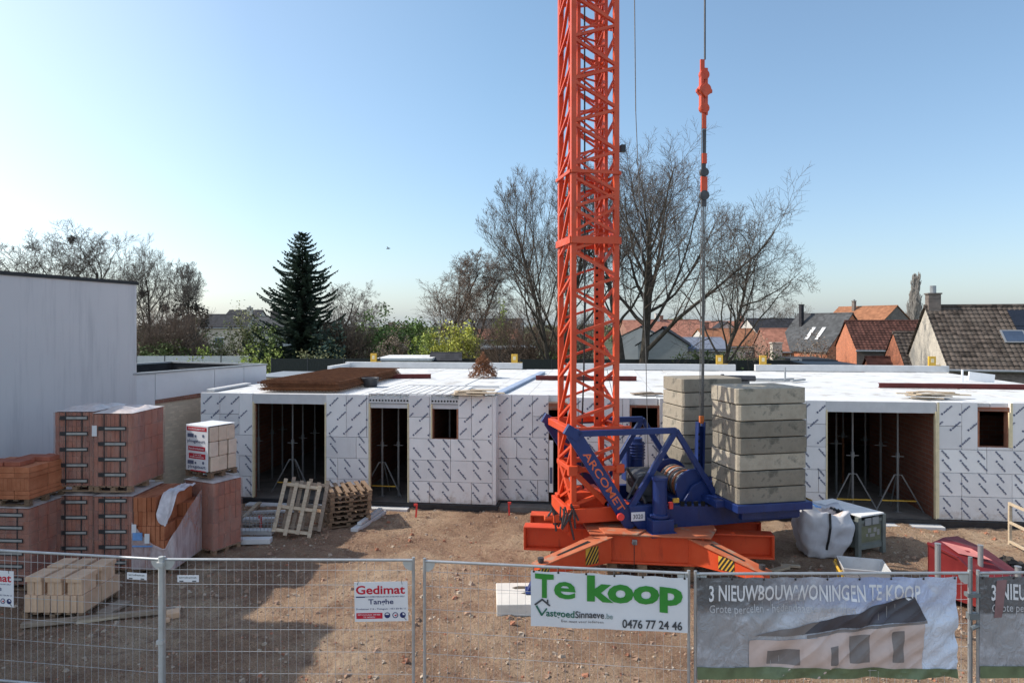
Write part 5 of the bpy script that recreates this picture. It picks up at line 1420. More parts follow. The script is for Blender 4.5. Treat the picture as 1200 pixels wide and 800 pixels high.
# ---- builder's merchant sign
def merchant_sign(fr, x0, z0, w, h, label, tilt=0.0):
    t = empty('merchant_sign', fr.world(x0, -.02, z0), fr.a, label, 'sign'); t.rotation_euler = (0, R(tilt), fr.a)
    m = MB(); m.bb(0, w, -.003, .003, 0, h); m.build('panel', MT['plastlabel'], t)
    y = -.0055; ex, ez = (1, 0, 0), (0, 0, 1)
    q = MB(); letter(q, 'Gedimat', (.03*w, y, h*.70), ex, ez, w*.92, h*.205, 0, .024, 3); q.bb(.03*w, .52*w, y-.001, y+.002, h*.075, h*.22); q.build('red_print', MT['signred'], t)
    q = MB(); q.bb(.03*w, .20*w, y-.001, y+.002, h*.610, h*.637)
    letter(q, 'BOUWMATERIALEN EN DOE-HET-ZELF', (.21*w, y, h*.612), ex, ez, w*.73, h*.032, 0, .01, 1)
    letter(q, 'Tanghe', (.26*w, y, h*.44), ex, ez, w*.47, h*.125, 0, .018, 3)
    letter(q, 'Doelstraat 116 - Tielegem - 051 58 86 11', (.03*w, y, h*.30), ex, ez, w*.93, h*.04, 0, .012, 1)
    for k, cx in enumerate((.61, .76, .90)):
        if k != 1: q.tube((cx*w, y, h*.155), (cx*w, y+.002, h*.155), .055*w, 20)
        else:
            for a in range(20):
                a0, a1 = a*math.pi/10, (a+1)*math.pi/10
                q.poly([(cx*w+.055*w*math.cos(a0), y, h*.155+.055*w*math.sin(a0)), (cx*w+.055*w*math.cos(a1), y, h*.155+.055*w*math.sin(a1)), (cx*w+.040*w*math.cos(a1), y, h*.155+.040*w*math.sin(a1)), (cx*w+.04*w*math.cos(a0), y, h*.155+.04*w*math.sin(a0))])
    q.build('navy_print', MT['navy'], t)
    q = MB(); letter(q, 'BETON KLAAR OM MEE', (.06*w, y-.002, h*.16), ex, ez, w*.42, h*.032, 0, .01, 1); letter(q, 'TE NEMEN', (.16*w, y-.002, h*.10), ex, ez, w*.22, h*.032, 0, .01, 1)
    q.prism([(.575*w, y-.001, h*.17), (.645*w, y-.001, h*.17), (.635*w, y-.001, h*.205), (.585*w, y-.001, h*.205)], (0, -.001, 0))
    q.prism([(.90*w, y-.001, h*.155), (.94*w, y-.001, h*.16), (.925*w, y-.001, h*.205), (.895*w, y-.001, h*.2)], (0, -.001, 0)); q.build('white_print', MT['plastlabel'], t)
    q = MB(); q.prism([(.775*w, y, h*.12), (.79*w, y, h*.18), (.755*w, y, h*.165), (.74*w, y, h*.145)], (0, -.001, 0)); q.build('icon', MT['signred'], t)
    for cx, cz in ((.07, .93), (.90, .97), (.92, .07)): pass
    m = MB()
    for cx, s in ((.06, -1), (.9, 1)): m.ptube([(cx*w, -.006, h*.93), (cx*w-s*.01, -.005, h*1.0), (cx*w-s*.005, .012, h*1.06)], .003, 5)
    m.ptube([(.91*w, -.006, h*.12), (.95*w, -.008, h*.05), (.99*w, .006, h*.0)], .003, 5); m.build('cable_tie', MT['black'], t)
    return t
(x0, z0), (x1, z1) = F2.hit(416, 728, -.02), F2.hit(478.5, 682, -.02)
merchant_sign(F2, x0, z0, x1-x0, z1-z0, 'white sign with red and navy lettering wired to the middle of the fence', -1.2)
(x1, z1) = F1.hit(16, 669, -.02); (_, z0) = F1.hit(16, 711, -.02)
merchant_sign(F1, x1-.70, z0, .70, z1-z0, 'white sign with red letters cut off at the left edge of the picture')

# ---- for sale banner
(x0, zt), (x1, zt2) = F3.hit(622, 668, -.03), F3.hit(806, 674, -.03)
zb = F3.hit(806, 741, -.03)[1]; zb0 = F3.hit(622, 733, -.03)[1]
t = empty('for_sale_banner', F3.world(0, -.03, 0), F3.a, 'white banner reading Te koop in green letters hung on the fence', 'banner')
Wb = x1-x0; Ht = 1.955; Hb = zb-.0
def sb(u_, v_, o=0.0):
    """banner surface: u 0..1 along, v 0..1 up"""
    zt_ = Ht+(-.012)*math.sin(u_*math.pi*5)**2; zb_ = zb0+(zb-zb0)*u_
    y = .008*math.sin(u_*17+v_*2)*(1-v_*.5)+.006*noise.noise(Vector((u_*5, v_*3, 0)))
    return Vector((x0+u_*Wb, y-o, zb_+(zt_-zb_)*v_))
m = MB(); nx, nz = 60, 24
for i in range(nx+1):
    for k in range(nz+1): m.v.append(tuple(sb(i/nx, k/nz)))
for i in range(nx):
    for k in range(nz): a = i*(nz+1)+k; m.f.append((a, a+nz+1, a+nz+2, a+1)); m.m.append(0)
m.build('sheet', MT['bannerwhite'], t, smooth=True)
def bt(mb, st, u0, u1, vb, vt, bold, res=3, mi=0, o=.0095):
    vs, fs, w, y0, y1 = glyphs(st, bold, res); k = (vt-vb)/.69
    mb.add([sb(u0+v[0]*(u1-u0), vb+v[1]*k, o) for v in vs], fs, mi)
for mtx, off, dx, dz in (('signgreen', .0095, 0, 0),):
    q = MB(); bt(q, 'T', .028+dx, .150+dx, .545+dz, .94+dz, .035, o=off); bt(q, 'e', .152+dx, .292+dx, .54+dz, .955+dz, .022, o=off); q.build('green_word' if mtx == 'signgreen' else 'word_shadow', MT[mtx], t); q = MB(); bt(q, 'koop', .365+dx, .968+dx, .52+dz, .945+dz, .042, o=off); q.build('green_word' if mtx == 'signgreen' else 'word_shadow', MT[mtx], t)
q = MB(); bt(q, 'astgoed', .10, .285, .195, .315, .02); q.build('logo_name', MT['signdkgreen'], t)
q = MB(); bt(q, 'Sinnaeve', .29, .475, .195, .315, .02); bt(q, '0476 77 24 46', .59, .965, .05, .20, .02); bt(q, 'Een must voor iedereen', .20, .47, .105, .15, .005, 1); q.build('dark_letters', MT['signgrey'], t)
q = MB(); bt(q, '.be', .48, .53, .195, .29, .02); q.build('logo_suffix', mat('logo_grey', (.25, .33, .33), .5, .05, 5), t)
def strip(q, a, b, w, o=.0065):
    HB = .76; d = Vector(((b[0]-a[0])*Wb, (b[1]-a[1])*HB)).normalized(); nx_, ny_ = -d.y*w/Wb, d.x*w/HB
    q.add([sb(a[0]-nx_, a[1]-ny_, o), sb(b[0]-nx_, b[1]-ny_, o), sb(b[0]+nx_, b[1]+ny_, o), sb(a[0]+nx_, a[1]+ny_, o)], [(0, 1, 2, 3)])
q = MB(); strip(q, (.026, .385), (.078, .50), .012, .0095); strip(q, (.072, .50), (.125, .385), .012, .0095); strip(q, (.110, .50), (.110, .43), .010, .0095); q.build('logo_roof', MT['signgrey'], t)
q = MB(); strip(q, (.036, .375), (.073, .20), .013, .0105); strip(q, (.070, .20), (.105, .335), .010, .0105); q.build('logo_mark', MT['signdkgreen'], t)
m = MB()
for u_ in (.02, .18, .36, .54, .72, .98): p = sb(u_, .985, .008); m.tube(p, p+Vector((0, .004, 0)), .014, 10); m.ptube([p, p+Vector((0, -.01, .04)), p+Vector((0, .03, .06))], .004, 5)
m.build('eyelet', MT['black'], t)

# ---- development banners
def dev_banner(fr, x0, x1, label, seed, wr, full=True):
    """sale banner of the development: grey to the left, washed blue sky to the right, a house with a dark hipped roof below"""
    t = empty('development_banner', fr.world(0, -.03, 0), fr.a, label, 'banner', None)
    Wd, Hd = 3.35, 1.30; Ht = 1.965
    def s(u_, v_, o=0.0):
        k = wr*(.25+.75*min(1, max(0, u_*1.2)))
        y = k*(.07*noise.noise(Vector((u_*4+v_*2.5+seed, v_*2-u_*3, 0)))+.05*noise.noise(Vector((u_*11-v_*5, v_*3+u_*5, 3+seed)))+.05*abs(noise.noise(Vector((u_*13-v_*6, seed, 1)))))*min(1, (1-v_)*3+.15)
        z = Ht-Hd*(1-v_)-.012*math.sin(u_*math.pi*9)**2*v_
        return Vector((x0+u_*Wd, y-o, z))
    m = MB(); nx, nz = 150, 60
    for i in range(nx+1):
        for k in range(nz+1): m.v.append(tuple(s(i/nx, k/nz)))
    for i in range(nx):
        for k in range(nz): a = i*(nz+1)+k; m.f.append((a, a+nz+1, a+nz+2, a+1)); m.m.append(0)
    # printed background
    mt, nt, b = newmat('banner_print'); v = objco(nt); sp = N(nt, 'ShaderNodeSeparateXYZ'); nt.links.new(v, sp.inputs[0])
    def mrange(src, a, c):
        n_ = N(nt, 'ShaderNodeMapRange'); n_.inputs['From Min'].default_value = a; n_.inputs['From Max'].default_value = c; nt.links.new(src, n_.inputs['Value']); return n_.outputs['Result']
    gx = mrange(sp.outputs[0], x0, x0+Wd); gz = mrange(sp.outputs[2], Ht-Hd, Ht)
    top = ramp(nt, gx, [(0, (.10, .10, .105)), (.22, (.16, .16, .17)), (.45, (.36, .37, .44)), (.7, (.33, .39, .60)), (1, (.55, .60, .74))])
    low = ramp(nt, gx, [(0, (.30, .30, .315)), (.3, (.38, .38, .40)), (.6, (.66, .68, .75)), (1, (.62, .68, .79))])
    gzz = ramp(nt, gz, [(.60, (0, 0, 0)), (.74, (1, 1, 1))] if full else [(.62, (0, 0, 0)), (.64, (1, 1, 1))])
    o_ = mixc(nt, gzz, low, top)
    cl = noise_out(nt, 2.4, 6, .65, objco(nt, (1, 1, 1.6)), .8)
    o_ = mixc(nt, ramp(nt, cl, [(.50, (0, 0, 0)), (.72, (.75, .75, .75))]), o_, (.60, .62, .68))
    nt.links.new(o_, b.inputs['Base Color']); b.inputs['Roughness'].default_value = .36
    bump(nt, b, noise_out(nt, 5.5, 4, .6, objco(nt, (1, 1, .6)), 2.2), .7, .06)
    m.build('sheet', mt, t, smooth=True)
    def put(mb, pts, o=.004, mi=0, n=14):
        n = 44; o = o*2.2
        """printed flat shape (quad in u,v) laid onto the sheet"""
        P0, P1, P2, P3 = [Vector((p[0], p[1], 0)) for p in pts]
        bse = len(mb.v)
        for i in range(n+1):
            for k in range(n+1):
                a, c = i/n, k/n; q_ = (P0*(1-a)+P1*a)*(1-c)+(P3*(1-a)+P2*a)*c; mb.v.append(tuple(s(q_.x, q_.y, o)))
        for i in range(n):
            for k in range(n): a = bse+i*(n+1)+k; mb.f.append((a, a+n+1, a+n+2, a+1)); mb.m.append(mi)
    def tx(mb, st, u0, u1, vb, vt, bold, o=.007, res=2):
        vs, fs, w, y0, y1 = glyphs(st, bold, res); k = (vt-vb)/.69
        mb.add([s(u0+g_[0]*(u1-u0), vb+g_[1]*k, o) for g_ in vs], fs)
    q = MB(); tx(q, '3 NIEUWBOUWWONINGEN TE KOOP', .045, .855, .775, .925, .018); o = q.build('headline', mat('print_white', (.72, .72, .74), .4, .05, 4), t)
    q = MB(); tx(q, 'Grote percelen - hedendaagse woningen', .047, .60, .655, .735, .004); q.build('subline', mat('print_pale', (.50, .50, .52), .4, .05, 4), t)
    # the printed house
    dk = mat('print_roof', (.065, .064, .078), .4, .25, 2.5); lw = mat('print_wall', (.55, .44, .40), .45, .12, 2.5); dg = mat('print_shade', (.19, .17, .165), .45, .2, 3)
    q = MB(); put(q, ((.40, .435), (.875, .585), (.83, .82), (.47, .565)), .004, 0, 20); put(q, ((.22, .42), (.41, .44), (.47, .56), (.31, .49)), .0042, 2, 16); put(q, ((.42, .43), (.875, .583), (.875, .56), (.42, .40)), .0055, 2)
    put(q, ((.46, .0), (.865, .0), (.865, .555), (.46, .41)), .004, 1, 20); put(q, ((.20, .0), (.46, .0), (.46, .40), (.20, .38)), .004, 1, 16)
    put(q, ((.66, .53), (.75, .56), (.74, .66), (.68, .63)), .0065, 3)
    q.build('printed_house', [dk, lw, dg, mat('print_roof_light', (.085, .085, .11), .4, .3, 3)], t)
    for (a, c, e, f) in ((.575, .67, .14, .44), (.74, .80, .14, .48), (.50, .545, .12, .34), (.26, .40, .12, .30)): q = MB(); put(q, ((a, e), (c, e), (c, f+.02), (a, f)), .0058, 0, 6); put(q, ((a+.008, e+.02), (c-.008, e+.02), (c-.008, f-.005), (a+.008, f-.02)), .0075, 1, 6); q.build('printed_window', [lw, dg], t)
    q = MB(); put(q, ((0, 0), (1, 0), (1, .09), (0, .12)), .0065, 0, 24); q.build('printed_lawn', mat('print_lawn', (.13, .17, .09), .45, .3, 4), t)
    if not full:
        q = MB(); put(q, ((.055, .60), (.085, .60), (.105, .97), (.065, .97)), .0045, 0, 12); q.build('red_stripe', mat('print_red', (.26, .15, .155), .4, .2, 3), t)
    m = MB()
    for k in range(9): p = s(.01+k*.98/8, .985, .008); m.tube(p, p+Vector((0, .004, 0)), .013, 10); m.ptube([p, p+Vector((0, -.01, .03)), p+Vector((0, .03, .045))], .004, 5)
    m.build('eyelet', MT['black'], t)
    return t
dev_banner(F4, F4.hit(817, 680, -.03)[0], None, 'wide wrinkled banner with a printed dark roofed house and white headline between two posts', 2.0, 1.25, True)
dev_banner(F5, F5.hit(1148, 680, -.03)[0], None, 'dark grey banner with white headline cut off at the right edge', 5.0, .35, False)
# ================================================================== HOUSES BEHIND
def house(label, px, d, rz, L, Wd, eave, ridge, wall, roof, tiles=None, chim=(), windows=(), side=None, over=.12, skylights=(), base=-.2, ox=0.0, name='brick_house', solar=None, gutter=True):
    """gabled house: local x along the ridge (from its left gable at 0), y in depth (0 = front eave)"""
    p = at(px, HZ, d); t = empty(name, (p.x, p.y, 0), R(rz), label, 'house')
    m = MB(); m.prism([(0, 0, base), (0, Wd, base), (0, Wd, eave), (0, Wd/2, ridge-.06), (0, 0, eave)], (L, 0, 0)); w = m.build('wall', MT[wall], t)
    if side: 
        m = MB(); m.prism([(-.012, .0, base), (-.012, Wd, base), (-.012, Wd, eave), (-.012, Wd/2, ridge-.06), (-.012, 0, eave)], (.008, 0, 0)); m.build('gable_face', MT[side], t)
    m = MB(); sl = Vector((0, Wd/2, ridge-eave)); S = sl.length; sl.normalize(); nn = Vector((0, -sl.z, sl.y))
    for f in (0, 1):
        if tiles:
            tw, th = tiles; nx = int((L+2*over)/tw)*4; ny = int((S+.25)/th)
            b0 = len(m.v); rows = []
            for j in range(ny):
                for e in (0, 1):
                    row = []
                    for i in range(nx+1):
                        x = -over+(L+2*over)*i/nx; s_ = -.25+(S+.25)*(j+e)/ny
                        h = .045*abs(math.sin(math.pi*(x/tw)))+(.055 if e == 0 else .015)
                        q = Vector((x, 0, eave))+sl*s_+nn*h
                        if f: q.y = Wd-q.y
                        row.append(len(m.v)); m.v.append(tuple(q))
                    rows.append(row)
            for a, c in zip(rows, rows[1:]):
                for i in range(nx): m.f.append((a[i], a[i+1], c[i+1], c[i])); m.m.append(0)
        else:
            q = [Vector((-over, 0, eave))-sl*.3, Vector((L+over, 0, eave))-sl*.3, Vector((L+over, Wd/2, ridge)), Vector((-over, Wd/2, ridge))]
            if f: q = [Vector((v.x, Wd-v.y, v.z)) for v in q]
            m.prism([v+Vector((0, 0, .02)) for v in q], (0, 0, .09))
    m.tube((-over, Wd/2, ridge+.05), (L+over, Wd/2, ridge+.05), .11, 8)
    rf = m.build('roof', MT[roof], t)
    if gutter: MB().tube((-over, -.28, eave-.16), (L+over, -.28, eave-.16), .07, 8).build('gutter', MT['zinc'], t)
    for (x, y, w_, h_, mt, pot) in chim:
        m = MB(); m.bb(x-w_/2, x+w_/2, y-w_/2, y+w_/2, eave, ridge+h_); m.bb(x-w_/2-.05, x+w_/2+.05, y-w_/2-.05, y+w_/2+.05, ridge+h_+.002, ridge+h_+.08)
        o = m.build('chimney', MT[mt], t)
        if pot: MB().tube((x, y, ridge+h_+.08), (x, y, ridge+h_+.08+pot), .16, 12).build('flue', MT['zinc'], o)
    for sk in skylights:
        x0, x1, s0, s1 = sk[:4]; bk = len(sk) > 4
        def sp(x, s_, h):
            v = Vector((x, 0, eave))+sl*s_+nn*h
            return Vector((v.x, Wd-v.y, v.z)) if bk else v
        m = MB(); nb_ = Vector((nn.x, -nn.y, nn.z)) if bk else nn; m.prism([sp(x0, s0, .07), sp(x1, s0, .07), sp(x1, s1, .07), sp(x0, s1, .07)], nb_*.07); o = m.build('skylight', MT['zinc'], t)
        m = MB(); m.prism([sp(x0+.08, s0+.08, .145), sp(x1-.08, s0+.08, .145), sp(x1-.08, s1-.08, .145), sp(x0+.08, s1-.08, .145)], nb_*.008); m.build('pane', MT['white' if bk else 'glass'], o)  # back-slope panes painted white for the light caught by their glass
    if solar:
        x0, x1, s0, s1, n = solar; m = MB()
        for i in range(n):
            for k in range(3):
                a, c = x0+(x1-x0)*i/n, x0+(x1-x0)*(i+1)/n; e, g = s0+(s1-s0)*k/3, s0+(s1-s0)*(k+1)/3
                q = [Vector((xx, 0, eave))+sl*ss+nn*.10 for xx, ss in ((a+.02, e+.02), (c-.02, e+.02), (c-.02, g-.02), (a+.02, g-.02))]; m.prism(q, nn*.035)
        m.build('solar_panel', MT['solar'], t)
    for (face, a, z0, w_, h_) in windows:
        m = MB(); g = MB()
        if face == 'front': m.bb(a, a+w_, -.03, -.005, z0, z0+h_); g.bb(a+.07, a+w_-.07, -.04, -.031, z0+.07, z0+h_-.07)
        else: m.bb(-.03, -.014, a, a+w_, z0, z0+h_); g.bb(-.04, -.031, a+.07, a+w_-.07, z0+.07, z0+h_-.07)
        o = m.build('window', MT['white'], t); g.build('pane', MT['glass'], o)
    return t
E = lambda py, d: CAMZ-(py-HZ)/F*d
# cream gable house at the right
house('house with cream gable, big brown tiled roof, skylight and black solar panels at the right', 1112, 36, -14, 16, 7.0, E(430, 36), E(359.5, 38.5), 'brownbrick', 'tilebrown', (.25, .32),
      chim=[(.35, 3.5, .62, .72, 'brownbrick', .42)], side='cream', skylights=[(3.05, 4.15, 1.75, 2.7)], solar=(3.85, 9.5, .3, 4.35, 5))
# low orange gable attached in front of it
house('low annex with orange brick gable and brown tiles left of the cream gable', 1063, 41.5, -14, 1.7, 5.6, E(436, 41), E(391, 43), 'orangebrick', 'tilebrown', (.25, .32), side='orangebrick', over=.06)
house('farm house with orange brick gable and dark red tiled roof behind the cream gable house', 1004, 52, -14, 11, 7.2, E(408.5, 52), E(377, 54), 'brownbrick', 'tilered', (.28, .36), side='orangebrick', windows=[('front', 2, .9, 1.2, 1.2), ('front', 6, .9, 1.2, 1.2)])
house('small ruined red brick lean-to in front of the dark red roof', 1022, 44, -14, 1.5, 2.6, 2.1, 3.0, 'orangebrick', 'tilered', side='orangebrick', name='brick_shed')
house('house with long orange tiled roof and brown gable behind the dark red roof', 1070, 92, 114, 9, 6.2, E(379, 92), E(359, 92), 'brownbrick', 'tileorange', chim=[(6, 3.8, .4, .8, 'brownbrick', .2)])
house('dark grey house with two white skylights left of the orange gables', 1027, 70, 112, 7, 6.6, E(410, 70), E(368, 70), 'orangebrick', 'tilegrey', chim=[(5.5, 4.4, .35, 1.0, 'tiledark', 0)], skylights=[(1.9, 2.4, 1.3, 3.0, 1), (3.2, 3.7, 1.3, 3.0, 1)], windows=[('gable', 3.6, 2.6, 1.4, 1.1)])
house('white house with pale dormer gable and black roof among the bare branches', 893, 88, 6, 9, 8.5, E(397, 88), E(374, 92), 'palewall', 'tiledark', windows=[('front', 1, 2, 1.3, 1.5), ('front', 5, 2, 1.3, 1.5)])
house('small white gabled wing with dark windows left of the black roofed house', 880, 84, 82, 6, 5.5, E(398, 84), E(378, 84), 'palewall', 'tiledark', windows=[('gable', 1.1, 2.2, 1.2, 1.4), ('gable', 3.1, 2.2, 1.2, 1.4)])
house('house with faded red roof behind the hedge below the black roofed house', 903, 72, -4, 8, 7, E(411, 72), E(386, 75), 'redbrickwall', 'tilepale', windows=[('front', 2, 1, 1.2, 1.2), ('front', 5, 1, 1.2, 1.2)])
house('house with bright red roof and white dormers right of the rope', 832, 78, 4, 6.5, 8, E(405, 78), E(386, 82), 'palewall', 'tileorange', windows=[('front', 1, .8, 1.2, 1.3), ('front', 4, .8, 1.2, 1.3)], chim=[(1, 4, .5, .8, 'redbrickwall', 0)])
house('grey boarded barn gable facing the site between the tree trunk and the rope', 806, 55, 76, 10, 3.9, E(404, 55), E(384.5, 55), 'greywall', 'tiledark', over=.1, name='barn', gutter=False)
house('low house with blue grey roof and orange fascia right of the grey barn', 789, 62, -3, 5, 7, E(409, 62), E(397, 64), 'palewall', 'bluegreyroof')
house('house with steep white gable behind the grey barn', 782, 80, 78, 8, 6, E(398, 80), E(383, 80), 'palewall', 'tilegrey')
house('long house with red tiled roof behind the trees left of the rope', 738, 95, 3, 11, 9, E(396, 95), E(376, 99), 'redbrickwall', 'tilepale', chim=[(5, 4.5, .6, 1.0, 'palewall', 0)])
house('distant house with rusty red roof above the red tiled houses', 815, 120, -5, 14, 9, E(393, 120), E(377, 124), 'redbrickwall', 'tilepale', chim=[(9, 4.5, .6, 1, 'redbrickwall', 0)])
house('distant brown roofed house left of the rope', 770, 125, 3, 9, 9, E(388, 125), E(375, 129), 'brownbrick', 'tilered', chim=[(2, 4.5, .6, .8, 'redbrickwall', 0)])
# left background
house('pale house with dark roofs and chimney beyond the brown bushes', 233, 92, 8, 6, 8, E(383, 92), E(369, 95), 'cream', 'tiledark', chim=[(5.6, 4, .7, 1.0, 'cream', .2)], windows=[('front', 2, 2.0, 1.2, 1.5)])
house('second pale house with dark roof left of the spruce', 257, 96, 4, 4.6, 9, E(379, 96), E(364, 100), 'cream', 'tiledark', windows=[('front', 1.2, 1.5, 1.2, 1.6)])
house('house with pale gable and square chimney just left of the spruce', 292, 85, 5, 4, 7, E(388, 85), E(372, 88), 'palewall', 'tilegrey', chim=[(2.2, 3.5, .9, .8, 'brownbrick', 0)])
house('house with dark roof, red lower roof and white wall left of the crane mast', 559, 85, -3, 5.5, 6, E(389, 85), E(374.5, 88), 'redbrickwall', 'tilegrey')
house('white fronted shed with red roof below the dark roofed house', 560, 75, -2, 4.2, 4, E(397, 75), E(387, 77), 'palewall', 'tilepale', windows=[('front', .8, 1.6, 1.0, 1.2), ('front', 2.4, 1.6, 1.0, 1.2)])
# garden sheds just beyond the building
def flat_shed(label, px0, px1, d, ytop, zwall, dep, wall, roof, th=.16, rz=0):
    p = at(px0, HZ, d); w = (px1-px0)/F*d; zt_ = E(ytop, d); t = empty('garden_shed', (p.x, p.y, 0), R(rz), label, 'shed')
    MB().bb(0, w, 0, dep, -.2, zt_-th-.002).build('wall', MT[wall], t); MB().bb(-.15, w+.15, -.2, dep+.2, zt_-th, zt_).build('roof', MT[roof], t)
    m = MB(); m.bb(w*.3, w*.3+.9, -.03, -.002, 0, zt_-th-.3); m.build('door', MT['darksteel'], t); return t
flat_shed('low garden shed with white flat roof behind the building, left of the grey pitched shed', 444, 504, 44, 419.5, 2, 4.5, 'greywall', 'slab')
house('grey garden shed with dark pitched roof right of the white flat roof', 505, 45, 4, 1.9, 3.6, E(423, 45), E(415.5, 46), 'greywall', 'tiledark', name='pitched_shed', gutter=False)
flat_shed('grey lean-to roof between the rebar heap and the crane mast', 566, 628, 52, 407, 2, 5, 'woodold', 'zinc', .14, 4)
flat_shed('garage with white corner and grey flat roof behind the building at the right', 934, 976, 47, 421.5, 2, 5, 'greywall', 'felt', .35, -7)
flat_shed('dark carport with black roof left of the orange gable', 951, 1004, 42, 427, 2, 4, 'asphaltshade', 'black', .2, -7)
p = at(934, HZ, 46.8); m = MB(); m.bb(-.25, .3, -.1, .5, -.2, E(420, 46.8)); tag(m.build('garage_pier', MT['palewall'], loc=p*1.0-Vector((0, 0, CAMZ))), 'white pier at the left corner of the grey flat garage', 'pier')
p = at(911, HZ, 60); m = MB(); m.bb(-.42, .42, 0, .6, -.2, E(402.5, 60)); m.bb(-.5, .5, -.05, .65, E(402.5, 60)+.002, E(402.5, 60)+.1); tag(m.build('stone_pillar', MT['cream'], loc=(p.x, p.y, 0)), 'pale square pillar above the hedge left of the dark grey house', 'pillar')
# dark fences and hedges
def far_fence(label, px0, px1, d, ytop, mt='asphaltshade', rz=0, name='board_fence', cat='fence'):
    a, b = at(px0, HZ, d), at(px1, HZ, d); w = b.x-a.x; zt_ = E(ytop, d); m = MB(); n = max(2, int(w/1.8))
    for i in range(n): m.bb(i*w/n+.03, (i+1)*w/n-.03, 0, .04, -.2, zt_)
    m2 = MB()
    t = empty(name, (a.x, a.y, 0), R(rz), label, cat); m.build('boards', MT[mt], t)
    for i in range(n+1): m2.bb(i*w/n-.028, i*w/n+.028, -.02, .06, -.2, zt_+.06)
    m2.build('posts', MT['darksteel'], t); return t
far_fence('dark green board fence behind the left half of the roof', 318, 445, 42, 420)
far_fence('dark board fence behind the building between crane and rope', 610, 830, 46, 421)
far_fence('dark fence behind the roof below the long hedge', 826, 936, 46.5, 422)
far_fence('light grey garden wall behind the annex', 160, 292, 48, 417, 'lintel', 0, 'garden_wall', 'wall')
far_fence('dark mesh fence left of the birch trees', 500, 566, 50, 420)

# ================================================================== PLANTS
def leaf_blob(m, c, rad, n, size, seed, nclump=24, shell=.55, droop=0.0, flat=1.0, mats=(0, 0, 1, 1, 1, 2)):
    r = random.Random(seed); c = Vector(c)
    cl = []
    while len(cl) < nclump:
        v = Vector((r.uniform(-1, 1), r.uniform(-1, 1), r.uniform(-1, 1)))
        if v.length > 1 or v.length < .25: continue
        v = v.normalized()*(shell+(1-shell)*r.random()); cl.append((Vector((v.x*rad[0], v.y*rad[1], v.z*rad[2])), r.uniform(.18, .42), r.choice(mats)))
    for i in range(n):
        cc, s, mi = r.choice(cl); k = Vector((r.gauss(0, 1), r.gauss(0, 1), r.gauss(0, .8)))*s*.5
        p = c+cc+Vector((k.x*rad[0], k.y*rad[1], k.z*rad[2])); 
        if p.z < -.1: continue
        a = Vector((r.gauss(0, 1), r.gauss(0, 1), r.gauss(0, .6)-droop)).normalized(); b = a.orthogonal(); b.rotate(Matrix.Rotation(r.random()*6.28, 3, a)); 
        L = size*r.uniform(.6, 1.5); wd = L*r.uniform(.3, .55)
        m.add([p-a*L/2, p+b*wd/2, p+a*L/2, p-b*wd/2], [(0, 1, 2, 3)], mi if r.random() < .7 else r.choice(mats))
def bush(label, px, pyt, d, w, h=None, leaf='ever', n=1800, size=.22, seed=1, name='bush', cat='bush', group=None, lobes=4, droop=0.0, stem=True, pyb=None):
    p = at(px, HZ, d); top = E(pyt, d); h = top if h is None else h; r = random.Random(seed); z0 = top-h
    t = empty(name, (p.x, p.y, 0), 0, label, cat, group); m = MB()
    for k in range(lobes):
        f = .5 if k == 0 else r.uniform(.30, .42); x = 0 if k == 0 else r.uniform(-.5, .5)*w*.6; z = z0+h*(.55 if k == 0 else r.uniform(.25, .68))
        leaf_blob(m, (x, r.uniform(-.2, .2)*w, z), (w*f, w*f, h*(.5 if k == 0 else .32)), n//lobes, size, seed*7+k, droop=droop)
    m.build('foliage', [MT[leaf+str(i)] for i in range(3)], t)
    if stem:
        m = MB()
        for k in range(5):
            a = r.random()*6.28; m.ptube([(.1*math.cos(a), .1*math.sin(a), -.2), (.15*w*math.cos(a), .15*w*math.sin(a), z0+h*.4), (.3*w*math.cos(a), .3*w*math.sin(a), z0+h*.75)], [.05, .035, .012], 5)
        m.build('stem', MT['barkdark'], t)
    return t

